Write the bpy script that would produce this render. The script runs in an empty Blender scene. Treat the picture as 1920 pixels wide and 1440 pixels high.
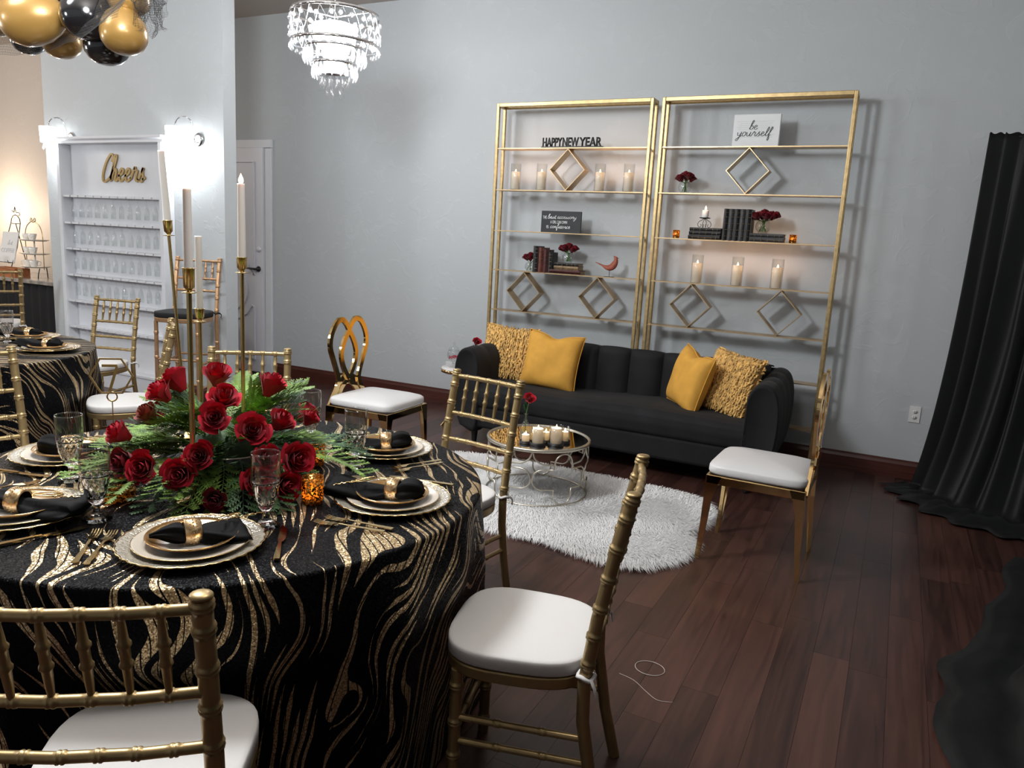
import bpy, bmesh, math, random
import numpy as np
from mathutils import Vector, Matrix, Euler, Quaternion, noise
PI = math.pi
S = bpy.context.scene
COL = S.collection
random.seed(7)
rnd = random.Random(11)

# ------------------------------------------------------------------ camera, world, lights, exposure
def look_matrix(yaw, pitch, roll, loc):
    cy, sy, cp, sp = math.cos(yaw), math.sin(yaw), math.cos(pitch), math.sin(pitch)
    f = Vector((-sy*cp, cy*cp, -sp)); r = Vector((cy, sy, 0)); u = r.cross(f)
    c, s = math.cos(roll), math.sin(roll)
    r2, u2 = c*r+s*u, -s*r+c*u
    m = Matrix((( r2.x, u2.x, -f.x, loc[0]), (r2.y, u2.y, -f.y, loc[1]), (r2.z, u2.z, -f.z, loc[2]), (0, 0, 0, 1)))
    return m
cd = bpy.data.cameras.new('camera'); cam = bpy.data.objects.new('camera', cd); COL.objects.link(cam)
cd.sensor_width = 36; cd.sensor_fit = 'HORIZONTAL'; cd.lens = 1425/1920*36; cd.clip_start = .05; cd.clip_end = 100
cam.matrix_world = look_matrix(math.radians(26.4483), math.radians(10.44), math.radians(3.103), (0, 0, 1.53))
S.camera = cam
vs = S.view_settings
vs.view_transform = 'Standard'; vs.look = 'None'; vs.gamma = 1; vs.use_curve_mapping = False
vs.exposure = 0.2
w = bpy.data.worlds.new('world'); S.world = w; w.use_nodes = True
w.node_tree.nodes['Background'].inputs[0].default_value = (.72, .8, .9, 1)
w.node_tree.nodes['Background'].inputs[1].default_value = .13
cy_ = S.cycles
cy_.max_bounces = 10; cy_.diffuse_bounces = 4; cy_.glossy_bounces = 4; cy_.transmission_bounces = 10; cy_.transparent_max_bounces = 12
cy_.caustics_reflective = False; cy_.caustics_refractive = False; cy_.sample_clamp_indirect = 4; cy_.blur_glossy = .6
def lamp(name, loc, power, color=(1, 1, 1), radius=.05):
    d = bpy.data.lights.new(name, 'POINT'); d.energy = power; d.color = color; d.shadow_soft_size = radius
    o = bpy.data.objects.new(name, d); o.location = loc; COL.objects.link(o); return o
COOL = (.93, .97, 1); WARM = (1, .62, .3)
CHX, CHY = -3.643, 4.335                                  # the chandelier in view
# unseen fill lights added to brighten the room, in place of its other chandeliers
lamp('room_fill_light', (-4.3, 1.8, 3.35), 40, COOL, .30)
lamp('room_fill_light', (-2.6, 1.7, 2.95), 225, COOL, .30)
lamp('room_fill_light', (-5.6, .6, 2.4), 50, COOL, .25)
lamp('room_fill_light', (-7.6, 1.4, 2.0), 100, COOL, .25)
lamp('room_fill_light', (-.9, 1.5, 2.6), 38, (1, .97, .93), .25)
lamp('alcove_fill_light', (-9.6, 3.4, 2.9), 75, (1, .94, .86), .2)  # added fill, no fixture behind it, lifts the beige alcove wall
lamp('lamp_glow_light', (-10.35, 5.55, 1.62), 30, (1, .80, .58), .08)  # warm lamp at the coffee counter, out of frame

# ------------------------------------------------------------------ materials
def nt(name):
    m = bpy.data.materials.new(name); m.use_nodes = True
    n = m.node_tree.nodes; l = m.node_tree.links
    return m, n, l, n['Principled BSDF']
def setp(b, **k):
    al = dict(color='Base Color', rough='Roughness', metal='Metallic', trans='Transmission Weight', ior='IOR', sheen='Sheen Weight', coat='Coat Weight', spec='Specular IOR Level', emit='Emission Color', es='Emission Strength', sss='Subsurface Weight', alpha='Alpha')
    for a, v in k.items():
        i = b.inputs[al[a]]
        if a in ('color', 'emit'): v = (*v, 1)
        i.default_value = v
def mat(name, color, rough=.5, metal=0, var=0, scale=20, bump=0, bscale=60, stretch=None, **k):
    m, n, l, b = nt(name); setp(b, color=color, rough=rough, metal=metal, **k)
    if var or bump:
        tc = n.new('ShaderNodeTexCoord'); src = tc.outputs['Object']
        if stretch:
            mp = n.new('ShaderNodeMapping'); mp.inputs['Scale'].default_value = stretch; l.new(src, mp.inputs[0]); src = mp.outputs[0]
    if var:
        t = n.new('ShaderNodeTexNoise'); t.inputs['Scale'].default_value = scale; t.inputs['Detail'].default_value = 4; l.new(src, t.inputs[0])
        r = n.new('ShaderNodeValToRGB'); r.color_ramp.elements[0].position = .3; r.color_ramp.elements[1].position = .7
        r.color_ramp.elements[0].color = (*[max(0, c*(1-var)) for c in color], 1); r.color_ramp.elements[1].color = (*[min(1, c*(1+var)) for c in color], 1)
        l.new(t.outputs[0], r.inputs[0]); l.new(r.outputs[0], b.inputs['Base Color'])
    if bump:
        t = n.new('ShaderNodeTexNoise'); t.inputs['Scale'].default_value = bscale; t.inputs['Detail'].default_value = 5; l.new(src, t.inputs[0])
        bp = n.new('ShaderNodeBump'); bp.inputs['Strength'].default_value = bump; bp.inputs['Distance'].default_value = .01; l.new(t.outputs[0], bp.inputs['Height']); l.new(bp.outputs[0], b.inputs['Normal'])
    return m
def emat(name, color, strength):
    m, n, l, b = nt(name); setp(b, color=color, rough=.6, emit=color, es=strength); return m
def plaster(name, color):
    m, n, l, b = nt(name); setp(b, rough=.55, spec=.35)
    tc = n.new('ShaderNodeTexCoord')
    a = n.new('ShaderNodeTexNoise'); a.inputs['Scale'].default_value = 5.5; a.inputs['Detail'].default_value = 5; a.inputs['Distortion'].default_value = 1.6; l.new(tc.outputs['Object'], a.inputs[0])
    ra = n.new('ShaderNodeValToRGB'); ra.color_ramp.elements[0].position = .56; ra.color_ramp.elements[1].position = .61; l.new(a.outputs[0], ra.inputs[0])
    c = n.new('ShaderNodeTexNoise'); c.inputs['Scale'].default_value = 34; c.inputs['Detail'].default_value = 6; l.new(tc.outputs['Object'], c.inputs[0])
    ad = n.new('ShaderNodeMath'); ad.operation = 'MULTIPLY_ADD'; ad.inputs[1].default_value = .35; l.new(c.outputs[0], ad.inputs[0]); l.new(ra.outputs[0], ad.inputs[2])
    bp = n.new('ShaderNodeBump'); bp.inputs['Strength'].default_value = .22; bp.inputs['Distance'].default_value = .004; l.new(ad.outputs[0], bp.inputs['Height']); l.new(bp.outputs[0], b.inputs['Normal'])
    mx = n.new('ShaderNodeMixRGB'); mx.inputs[1].default_value = (*[x*.99 for x in color], 1); mx.inputs[2].default_value = (*[min(1, x*1.01) for x in color], 1); l.new(ra.outputs[0], mx.inputs[0]); l.new(mx.outputs[0], b.inputs['Base Color'])
    return m
def plankmat(name, dark, light):
    m, n, l, b = nt(name); setp(b, rough=.3, spec=.5)
    tc = n.new('ShaderNodeTexCoord'); oi = n.new('ShaderNodeObjectInfo')
    cm = n.new('ShaderNodeCombineXYZ'); mul = n.new('ShaderNodeMath'); mul.operation = 'MULTIPLY'; mul.inputs[1].default_value = 37; l.new(oi.outputs['Random'], mul.inputs[0]); l.new(mul.outputs[0], cm.inputs[1]); l.new(mul.outputs[0], cm.inputs[0])
    ad = n.new('ShaderNodeVectorMath'); l.new(tc.outputs['Object'], ad.inputs[0]); l.new(cm.outputs[0], ad.inputs[1])
    mp = n.new('ShaderNodeMapping'); mp.inputs['Scale'].default_value = (26, 1.6, 8); l.new(ad.outputs[0], mp.inputs[0])
    t = n.new('ShaderNodeTexNoise'); t.inputs['Scale'].default_value = 1; t.inputs['Detail'].default_value = 7; t.inputs['Distortion'].default_value = 1.2; l.new(mp.outputs[0], t.inputs[0])
    sm = n.new('ShaderNodeMath'); sm.operation = 'MULTIPLY_ADD'; sm.inputs[1].default_value = .34; l.new(oi.outputs['Random'], sm.inputs[0]); l.new(t.outputs[0], sm.inputs[2])
    r = n.new('ShaderNodeValToRGB'); r.color_ramp.elements[0].position = .35; r.color_ramp.elements[1].position = .95; r.color_ramp.elements[0].color = (*dark, 1); r.color_ramp.elements[1].color = (*light, 1)
    l.new(sm.outputs[0], r.inputs[0]); l.new(r.outputs[0], b.inputs['Base Color'])
    rr = n.new('ShaderNodeMapRange'); rr.inputs[3].default_value = .26; rr.inputs[4].default_value = .42; l.new(t.outputs[0], rr.inputs[0]); l.new(rr.outputs[0], b.inputs['Roughness'])
    bp = n.new('ShaderNodeBump'); bp.inputs['Strength'].default_value = .06; bp.inputs['Distance'].default_value = .002; l.new(t.outputs[0], bp.inputs['Height']); l.new(bp.outputs[0], b.inputs['Normal'])
    return m
def glassmat(name, color=(1, 1, 1), rough=0, bump=0, bscale=80):
    m, n, l, b = nt(name); setp(b, color=color, rough=rough, trans=1, ior=1.45)
    if bump:
        tc = n.new('ShaderNodeTexCoord'); t = n.new('ShaderNodeTexVoronoi'); t.inputs['Scale'].default_value = bscale; l.new(tc.outputs['Object'], t.inputs[0])
        bp = n.new('ShaderNodeBump'); bp.inputs['Strength'].default_value = bump; bp.inputs['Distance'].default_value = .004; l.new(t.outputs[0], bp.inputs['Height']); l.new(bp.outputs[0], b.inputs['Normal'])
    return m
def thinglass(name, tint=(.97, .98, .98), bumpglass=0, base=.045, gain=.55):
    m, n, l, b = nt(name); lw = n.new('ShaderNodeLayerWeight'); lw.inputs[0].default_value = .5; pw = n.new('ShaderNodeMath'); pw.operation = 'POWER'; pw.inputs[1].default_value = 3.5; l.new(lw.outputs['Facing'], pw.inputs[0]); fr = n.new('ShaderNodeMath'); fr.operation = 'MULTIPLY_ADD'; fr.inputs[1].default_value = gain; fr.inputs[2].default_value = base; l.new(pw.outputs[0], fr.inputs[0])
    t = n.new('ShaderNodeBsdfTransparent'); t.inputs[0].default_value = (*tint, 1); g = n.new('ShaderNodeBsdfGlossy'); g.inputs['Roughness'].default_value = .03
    mx = n.new('ShaderNodeMixShader'); l.new(fr.outputs[0], mx.inputs[0]); l.new(t.outputs[0], mx.inputs[1]); l.new(g.outputs[0], mx.inputs[2]); out = mx
    if bumpglass:
        q = n.new('ShaderNodeBsdfGlass'); q.inputs['IOR'].default_value = 1.45; m2 = n.new('ShaderNodeMixShader'); m2.inputs[0].default_value = bumpglass; l.new(mx.outputs[0], m2.inputs[1]); l.new(q.outputs[0], m2.inputs[2]); out = m2
    l.new(out.outputs[0], n['Material Output'].inputs[0]); return m
def crystal(name):
    m, n, l, b = nt(name); t = n.new('ShaderNodeBsdfTransparent'); tr = n.new('ShaderNodeBsdfTranslucent'); tr.inputs[0].default_value = (.95, .97, 1, 1); g = n.new('ShaderNodeBsdfGlossy'); g.inputs['Roughness'].default_value = .05
    a = n.new('ShaderNodeMixShader'); a.inputs[0].default_value = .5; l.new(tr.outputs[0], a.inputs[1]); l.new(g.outputs[0], a.inputs[2])
    c = n.new('ShaderNodeMixShader'); c.inputs[0].default_value = .16; l.new(t.outputs[0], c.inputs[1]); l.new(a.outputs[0], c.inputs[2]); l.new(c.outputs[0], n['Material Output'].inputs[0]); return m
def translucent(name, color, fac=.5, rough=.5):
    m, n, l, b = nt(name); setp(b, color=color, rough=rough)
    t = n.new('ShaderNodeBsdfTranslucent'); t.inputs[0].default_value = (*color, 1); mx = n.new('ShaderNodeMixShader'); mx.inputs[0].default_value = fac
    l.new(b.outputs[0], mx.inputs[1]); l.new(t.outputs[0], mx.inputs[2]); l.new(mx.outputs[0], n['Material Output'].inputs[0]); return m
def sequin(name):
    m, n, l, b = nt(name)
    uv = n.new('ShaderNodeUVMap'); uv.uv_map = 'UVMap'
    sx = n.new('ShaderNodeSeparateXYZ'); l.new(uv.outputs[0], sx.inputs[0])
    def mth(op, a, bb=None, c=None):
        q = n.new('ShaderNodeMath'); q.operation = op
        for i, x in enumerate((a, bb, c)):
            if x is None: continue
            if isinstance(x, (int, float)): q.inputs[i].default_value = x
            else: l.new(x, q.inputs[i])
        return q.outputs[0]
    def noi(scale, detail, stretch, off=0, dist=0):
        mp = n.new('ShaderNodeMapping'); mp.inputs['Scale'].default_value = stretch; mp.inputs['Location'].default_value = (off, off*.7, 0); l.new(uv.outputs[0], mp.inputs[0])
        q = n.new('ShaderNodeTexNoise'); q.inputs['Scale'].default_value = scale; q.inputs['Detail'].default_value = detail; q.inputs['Distortion'].default_value = dist; l.new(mp.outputs[0], q.inputs[0]); return q.outputs[0]
    warp = noi(2.7, 1.2, (1, .8, 1), 0, .35)
    warp2 = noi(7.0, 0, (1, .6, 1), 5)
    fine = noi(26, 1, (1, .3, 1), 9)
    x = mth('MULTIPLY_ADD', warp, .36, sx.outputs[0]); x = mth('MULTIPLY_ADD', warp2, .10, x)
    ph = mth('MULTIPLY', x, 31)
    fr = mth('FRACT', ph); idx = mth('FLOOR', ph)
    cb = n.new('ShaderNodeCombineXYZ'); l.new(idx, cb.inputs[0]); mul = mth('MULTIPLY', sx.outputs[1], 2.4); l.new(mul, cb.inputs[1])
    wn = n.new('ShaderNodeTexNoise'); wn.inputs['Scale'].default_value = 1.35; wn.inputs['Detail'].default_value = 0; l.new(cb.outputs[0], wn.inputs[0])
    wd = mth('MULTIPLY_ADD', wn.outputs[0], 3.8, -1.68)           # width of each stripe, negative = broken off
    wd = mth('MULTIPLY_ADD', mth('SUBTRACT', fine, .5), .35, wd)
    wd = mth('MINIMUM', wd, .56)
    d = mth('ABSOLUTE', mth('SUBTRACT', fr, .5)); d2 = mth('MULTIPLY', d, 2)
    f3 = mth('FRACT', mth('MULTIPLY', mth('MULTIPLY_ADD', warp2, .10, mth('MULTIPLY_ADD', warp, .15, sx.outputs[0])), 62))
    mask = mth('MULTIPLY', mth('LESS_THAN', d2, wd), mth('GREATER_THAN', f3, .16))
    vo = n.new('ShaderNodeTexVoronoi'); vo.inputs['Scale'].default_value = 330; l.new(uv.outputs[0], vo.inputs[0])
    sc = n.new('ShaderNodeSeparateColor'); l.new(vo.outputs['Color'], sc.inputs[0])
    gold = n.new('ShaderNodeValToRGB'); gold.color_ramp.elements[0].color = (.24, .14, .05, 1); gold.color_ramp.elements[1].color = (.82, .65, .40, 1); l.new(sc.outputs[0], gold.inputs[0])
    mx = n.new('ShaderNodeMixRGB'); mx.inputs[1].default_value = (.004, .004, .005, 1); l.new(mask, mx.inputs[0]); l.new(gold.outputs[0], mx.inputs[2]); l.new(mx.outputs[0], b.inputs['Base Color'])
    l.new(mth('MULTIPLY_ADD', mask, .45, .05), b.inputs['Specular IOR Level']); l.new(mth('MULTIPLY', mask, .8), b.inputs['Metallic']); l.new(mth('MULTIPLY_ADD', mask, -.08, .40), b.inputs['Roughness'])
    geo = n.new('ShaderNodeNewGeometry'); vm = n.new('ShaderNodeVectorMath'); vm.operation = 'SUBTRACT'; l.new(vo.outputs['Color'], vm.inputs[0]); vm.inputs[1].default_value = (.5, .5, .5)
    vs_ = n.new('ShaderNodeVectorMath'); vs_.operation = 'SCALE'; l.new(vm.outputs[0], vs_.inputs[0]); vs_.inputs['Scale'].default_value = .75
    va = n.new('ShaderNodeVectorMath'); l.new(geo.outputs['Normal'], va.inputs[0]); l.new(vs_.outputs[0], va.inputs[1])
    vn = n.new('ShaderNodeVectorMath'); vn.operation = 'NORMALIZE'; l.new(va.outputs[0], vn.inputs[0]); l.new(vn.outputs[0], b.inputs['Normal'])
    return m
def amber(name):
    m, n, l, b = nt(name)
    tc = n.new('ShaderNodeTexCoord'); v = n.new('ShaderNodeTexNoise'); v.inputs['Scale'].default_value = 190; v.inputs['Detail'].default_value = 3; l.new(tc.outputs['Object'], v.inputs[0])
    r = n.new('ShaderNodeValToRGB'); r.color_ramp.interpolation = 'CONSTANT'; r.color_ramp.elements[1].position = .5; l.new(v.outputs[0], r.inputs[0])
    setp(b, color=(.45, .24, .07), rough=.2, metal=1)
    t = n.new('ShaderNodeBsdfTranslucent'); t.inputs[0].default_value = (1, .5, .1, 1)
    gl = n.new('ShaderNodeBsdfTransparent'); gl.inputs[0].default_value = (1, .62, .25, 1)
    m1 = n.new('ShaderNodeMixShader'); m1.inputs[0].default_value = .35; l.new(t.outputs[0], m1.inputs[1]); l.new(gl.outputs[0], m1.inputs[2])
    m2 = n.new('ShaderNodeMixShader'); l.new(r.outputs[0], m2.inputs[0]); l.new(m1.outputs[0], m2.inputs[1]); l.new(b.outputs[0], m2.inputs[2]); l.new(m2.outputs[0], n['Material Output'].inputs[0])
    return m
def rimplate(name, inner, rim, r0, r1, metal, var=.4, scale=60):
    """radial colour on a plate: printed rim"""
    m, n, l, b = nt(name); setp(b, rough=.16)
    tc = n.new('ShaderNodeTexCoord'); sp = n.new('ShaderNodeSeparateXYZ'); l.new(tc.outputs['Object'], sp.inputs[0])
    cb = n.new('ShaderNodeCombineXYZ'); l.new(sp.outputs[0], cb.inputs[0]); l.new(sp.outputs[1], cb.inputs[1])
    ln = n.new('ShaderNodeVectorMath'); ln.operation = 'LENGTH'; l.new(cb.outputs[0], ln.inputs[0])
    mr = n.new('ShaderNodeMapRange'); mr.inputs[1].default_value = r0; mr.inputs[2].default_value = r1; l.new(ln.outputs['Value'], mr.inputs[0])
    t = n.new('ShaderNodeTexNoise'); t.inputs['Scale'].default_value = scale; t.inputs['Detail'].default_value = 6; l.new(tc.outputs['Object'], t.inputs[0])
    s = n.new('ShaderNodeMath'); s.operation = 'MULTIPLY_ADD'; s.inputs[1].default_value = var; s.inputs[2].default_value = -var/2; l.new(t.outputs[0], s.inputs[0])
    a = n.new('ShaderNodeMath'); a.use_clamp = True; l.new(mr.outputs[0], a.inputs[0]); l.new(s.outputs[0], a.inputs[1])
    mx = n.new('ShaderNodeMixRGB'); mx.inputs[1].default_value = (*inner, 1); mx.inputs[2].default_value = (*rim, 1); l.new(a.outputs[0], mx.inputs[0]); l.new(mx.outputs[0], b.inputs['Base Color'])
    mm = n.new('ShaderNodeMath'); mm.operation = 'MULTIPLY'; mm.inputs[1].default_value = metal; l.new(a.outputs[0], mm.inputs[0]); l.new(mm.outputs[0], b.inputs['Metallic'])
    return m
M = dict(
 wall=plaster('wall_plaster', (.52, .545, .56)), beige=plaster('beige_plaster', (.60, .55, .51)), ceil=mat('ceiling_paint', (.47, .42, .38), .9, bump=.1),
 white=mat('white_paint', (.72, .73, .76), .4, var=.03, scale=6), doorw=mat('door_paint', (.78, .77, .82), .4),
 plank=plankmat('plank_wood', (.024, .0105, .0085), (.095, .040, .030)), sub=mat('subfloor', (.012, .006, .005), .8), base=mat('baseboard_wood', (.075, .022, .016), .35, var=.3, scale=8, stretch=(.5, 12, 12)),
 gold=mat('gold_paint', (.37, .265, .125), .38, .7, var=.12, scale=18), brass=mat('brass', (.62, .45, .19), .25, .95), stoolg=mat('rose_gold_paint', (.55, .33, .18), .36, .65, var=.12, scale=18),
 frame=mat('gold_leaf', (.50, .365, .18), .38, .8, var=.18, scale=30), shelfm=mat('thin_gold_shelf', (.55, .40, .23), .35, .75, var=.1), mirrorgold=mat('mirror_gold', (.83, .60, .29), .07, 1),
 cushion=mat('white_cover_fabric', (.72, .70, .68), .85, bump=.05, bscale=300), vinyl=mat('white_vinyl', (.70, .69, .69), .38), blackc=mat('black_cushion_fabric', (.01, .01, .011), .8),
 velvet=mat('black_velvet', (.010, .010, .0115), .8, var=.35, scale=5, sheen=.04, spec=.3), blackleg=mat('black_lacquer', (.01, .01, .01), .3), drape=mat('black_taffeta', (.006, .0065, .007), .55, spec=.25, sheen=.02, bump=.1, bscale=30),
 mustard=mat('mustard_cotton', (.70, .36, .055), .85, var=.07, scale=14, bump=.12, bscale=40), shag=mat('shag_yarn', (.72, .42, .14), .9, var=.5, scale=34), shagb=mat('shag_backing', (.55, .32, .11), .9, var=.25, scale=10),
 fur=mat('white_fur', (.93, .925, .92), .9), silver=mat('champagne_silver', (.60, .56, .47), .3, .85, var=.1), mirror=mat('mirror_glass', (.86, .85, .84), .02, 1), chrome=mat('chrome', (.75, .76, .78), .08, 1),
 iron=mat('black_iron', (.012, .012, .012), .45), wax=translucent('candle_wax', (.97, .92, .83), .38), taper=mat('ivory_taper', (.90, .88, .84), .5, sss=.1), flame=emat('flame_led', (1, .72, .38), 9),
 glass=thinglass('clear_glass'), cut=thinglass('cut_crystal', (.98, .98, .98), 0, .10, 1.1), crys=glassmat('heavy_crystal'), amber=amber('amber_mercury_glass'), frost=crystal('crystal_drop'), shade=emat('lit_lamp_shade', (.95, .98, 1), 5.5), bulb=emat('lit_bulb', (.95, .98, 1), 22), core=emat('lit_lamp_core', (.94, .97, 1), 68),
 sequin=sequin('sequin_cloth'), satin=mat('black_satin', (.004, .004, .0045), .7, spec=.12), rhine=mat('gold_rhinestone', (.78, .55, .30), .25, .9, bump=.0), flat=mat('gold_flatware', (.80, .58, .27), .14, 1),
 charger=None, plate=rimplate('white_china_gold_print', (.80, .79, .78), (.62, .55, .46), .092, .104, .15, .5, 300), salad=rimplate('gold_brushed_plate', (.82, .80, .77), (.52, .31, .12), .058, .084, .8, .55, 45),
 rose=mat('rose_petal', (.44, .008, .026), .75, var=.3, scale=25, sheen=.1, spec=.2), darkrose=mat('dark_rose_petal', (.19, .005, .014), .75, var=.3, scale=25, sheen=.1, spec=.2), bronze=mat('bronze_petal', (.25, .05, .03), .55, var=.3, scale=40),
 cedar=mat('cedar_green', (.17, .29, .05), .6, var=.5, scale=12), cedard=mat('dark_cedar', (.04, .10, .03), .6, var=.4, scale=12), stem=mat('green_stem', (.10, .19, .05), .6), leaf=mat('rose_leaf', (.02, .06, .025), .45),
 book=mat('black_leather', (.022, .021, .022), .45, var=.4, scale=30), brown=mat('brown_leather', (.13, .038, .025), .45, var=.4, scale=30), oxblood=mat('oxblood_leather', (.07, .018, .018), .45, var=.4, scale=30), page=mat('aged_pages', (.42, .32, .20), .8, var=.3, scale=80, stretch=(1, 1, 12)), tan=mat('tan_leather', (.30, .20, .11), .5, var=.4, scale=30), grey=mat('grey_leather', (.06, .06, .062), .45, var=.4, scale=30), gilt=mat('gilt_line', (.25, .19, .1), .35, .8),
 terracotta=mat('terracotta', (.33, .085, .05), .6, var=.15, scale=30), black=mat('black_board', (.012, .014, .018), .5), paper=mat('white_board', (.80, .81, .82), .6), ink=mat('black_ink', (.01, .01, .01), .5), inkw=mat('white_ink', (.8, .8, .8), .6), pale=mat('pale_grey_ink', (.62, .63, .64), .7), letter=mat('gold_lettering', (.42, .28, .10), .4, .2),
 marble=mat('white_marble', (.78, .76, .74), .2, var=.1, scale=7), stone=mat('grey_stone_top', (.30, .27, .24), .25, var=.4, scale=14), skirt=mat('black_table_skirt', (.007, .007, .008), .8), walnut=mat('orange_wood', (.38, .13, .045), .45, var=.3, scale=6, stretch=(1, 8, 8)), china=mat('white_china', (.80, .76, .70), .18),
 bgold=mat('gold_balloon', (.36, .205, .055), .32, .3, coat=.4), bblack=mat('black_balloon', (.008, .008, .009), .16, coat=.6), tulle=mat('black_tulle', (.03, .03, .03), .8), candy=mat('red_candy', (.55, .03, .06), .4), plastic=mat('white_plastic', (.75, .75, .74), .35), slot=mat('outlet_slot', (.02, .02, .02), .6), thread=mat('pale_thread', (.6, .55, .5), .8), wood=mat('table_plywood', (.3, .22, .14), .6))
_m, _n, _l, _b = nt('charger_glass'); setp(_b, color=(.80, .74, .62), rough=.14, trans=.35, metal=.5, ior=1.45)
_tc = _n.new('ShaderNodeTexCoord'); _v = _n.new('ShaderNodeTexVoronoi'); _v.inputs['Scale'].default_value = 160; _l.new(_tc.outputs['Object'], _v.inputs[0])
_bp = _n.new('ShaderNodeBump'); _bp.inputs['Strength'].default_value = .5; _bp.inputs['Distance'].default_value = .003; _l.new(_v.outputs[0], _bp.inputs['Height']); _l.new(_bp.outputs[0], _b.inputs['Normal']); M['charger'] = _m

# ------------------------------------------------------------------ mesh builder
class MB:
    def __init__(s): s.v = []; s.f = []; s.sm = []
    def add(s, vs, fs, smooth=True, mx=None):
        o = len(s.v)
        s.v += [tuple(mx @ Vector(p)) if mx is not None else tuple(p) for p in vs]
        s.f += [tuple(i+o for i in q) for q in fs]; s.sm += [smooth]*len(fs); return s
    def box(s, c, d, mx=None, taper=1):
        x, y, z = c; a, b, h = d[0]/2, d[1]/2, d[2]/2
        vs = [(x+i*a*(taper if k < 0 else 1), y+j*b*(taper if k < 0 else 1), z+k*h) for k in (-1, 1) for j in (-1, 1) for i in (-1, 1)]
        return s.add(vs, [(0, 2, 3, 1), (4, 5, 7, 6), (0, 1, 5, 4), (2, 6, 7, 3), (0, 4, 6, 2), (1, 3, 7, 5)], False, mx)
    def tube(s, pts, r, n=8, closed=False, caps=True, mx=None, flat=1):
        P = [Vector(p) for p in pts]; N = len(P); R = [r]*N if isinstance(r, (int, float)) else r
        T = []
        for i in range(N):
            a = P[(i-1) % N] if (closed or i > 0) else P[i]; b = P[(i+1) % N] if (closed or i < N-1) else P[i]
            t = b-a; T.append(t.normalized() if t.length > 1e-9 else (T[-1] if T else Vector((0, 0, 1))))
        u = T[0].orthogonal().normalized(); vs = []
        for i in range(N):
            u = (u-T[i]*u.dot(T[i])); u = u.normalized() if u.length > 1e-6 else T[i].orthogonal().normalized(); w_ = T[i].cross(u)
            vs += [P[i]+(u*math.cos(2*PI*k/n)+w_*math.sin(2*PI*k/n)*flat)*R[i] for k in range(n)]
        fs = [(i*n+k, i*n+(k+1) % n, ((i+1) % N)*n+(k+1) % n, ((i+1) % N)*n+k) for i in range(N if closed else N-1) for k in range(n)]
        s.add(vs, fs, True, mx)
        if caps and not closed: s.add(vs[:n], [tuple(reversed(range(n)))], False, mx); s.add(vs[-n:], [tuple(range(n))], False, mx)
        return s
    def lathe(s, prof, n=20, mx=None, fn=None):
        vs = []; fs = []; L = len(prof)
        for i, (r, z) in enumerate(prof):
            for k in range(n):
                a = 2*PI*k/n; rr = r if fn is None else fn(r, z, a, i); vs.append((rr*math.cos(a), rr*math.sin(a), z))
        for i in range(L-1):
            for k in range(n): fs.append((i*n+k, i*n+(k+1) % n, (i+1)*n+(k+1) % n, (i+1)*n+k))
        if prof[0] == prof[-1]: return s.add(vs, fs, True, mx)
        if prof[0][0] > 1e-6: fs.append(tuple(reversed(range(n))))
        if prof[-1][0] > 1e-6: fs.append(tuple((L-1)*n+k for k in range(n)))
        return s.add(vs, fs, True, mx)
    def bar(s, pts, w_, t, axis, closed=False, mx=None, smooth=False):
        """flat bar along pts: width w_ across (in plane), thickness t along axis"""
        P = [Vector(p) for p in pts]; A = Vector(axis).normalized(); N = len(P); W = [w_]*N if isinstance(w_, (int, float)) else w_; vs = []
        for i in range(N):
            a = P[(i-1) % N] if (closed or i > 0) else P[i]; b = P[(i+1) % N] if (closed or i < N-1) else P[i]
            B = (b-a).normalized().cross(A); B = B.normalized() if B.length > 1e-6 else Vector((1, 0, 0))
            vs += [P[i]-B*W[i]/2-A*t/2, P[i]+B*W[i]/2-A*t/2, P[i]+B*W[i]/2+A*t/2, P[i]-B*W[i]/2+A*t/2]
        fs = [(i*4+k, i*4+(k+1) % 4, ((i+1) % N)*4+(k+1) % 4, ((i+1) % N)*4+k) for i in range(N if closed else N-1) for k in range(4)]
        if not closed: fs += [(3, 2, 1, 0), tuple((N-1)*4+k for k in range(4))]
        return s.add(vs, fs, smooth, mx)
    def grid(s, fn, nu, nv, mx=None, wrap=False, smooth=True):
        vs = [fn(i/nu, j/nv) for j in range(nv+1) for i in range(nu+(0 if wrap else 1))]; c = nu if wrap else nu+1
        fs = [(j*c+i, j*c+(i+1) % c, (j+1)*c+(i+1) % c, (j+1)*c+i) for j in range(nv) for i in range(nu)]
        return s.add(vs, fs, smooth, mx)
    def extrude(s, poly, d, axis='y', mx=None, smooth=False):
        """closed 2D polygon (x,z) extruded d along y (or (x,y) along z)"""
        n = len(poly)
        if axis == 'y': vs = [(a, 0, b) for a, b in poly]+[(a, d, b) for a, b in poly]
        else: vs = [(a, b, 0) for a, b in poly]+[(a, b, d) for a, b in poly]
        return s.add(vs, [tuple(range(n)), tuple(reversed(range(n, 2*n)))]+[(i, i+n, (i+1) % n+n, (i+1) % n) for i in range(n)], smooth, mx)
    def mesh(s, name):
        me = bpy.data.meshes.new(name); me.from_pydata(s.v, [], s.f); me.polygons.foreach_set('use_smooth', s.sm)
        bm = bmesh.new(); bm.from_mesh(me); bmesh.ops.recalc_face_normals(bm, faces=bm.faces); bm.to_mesh(me); bm.free(); me.update(); return me
def link(name, me, parent=None, loc=None, rot=None):
    o = bpy.data.objects.new(name, me); COL.objects.link(o)
    if parent: o.parent = parent
    if loc: o.location = loc
    if rot: o.rotation_euler = rot
    return o
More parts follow.
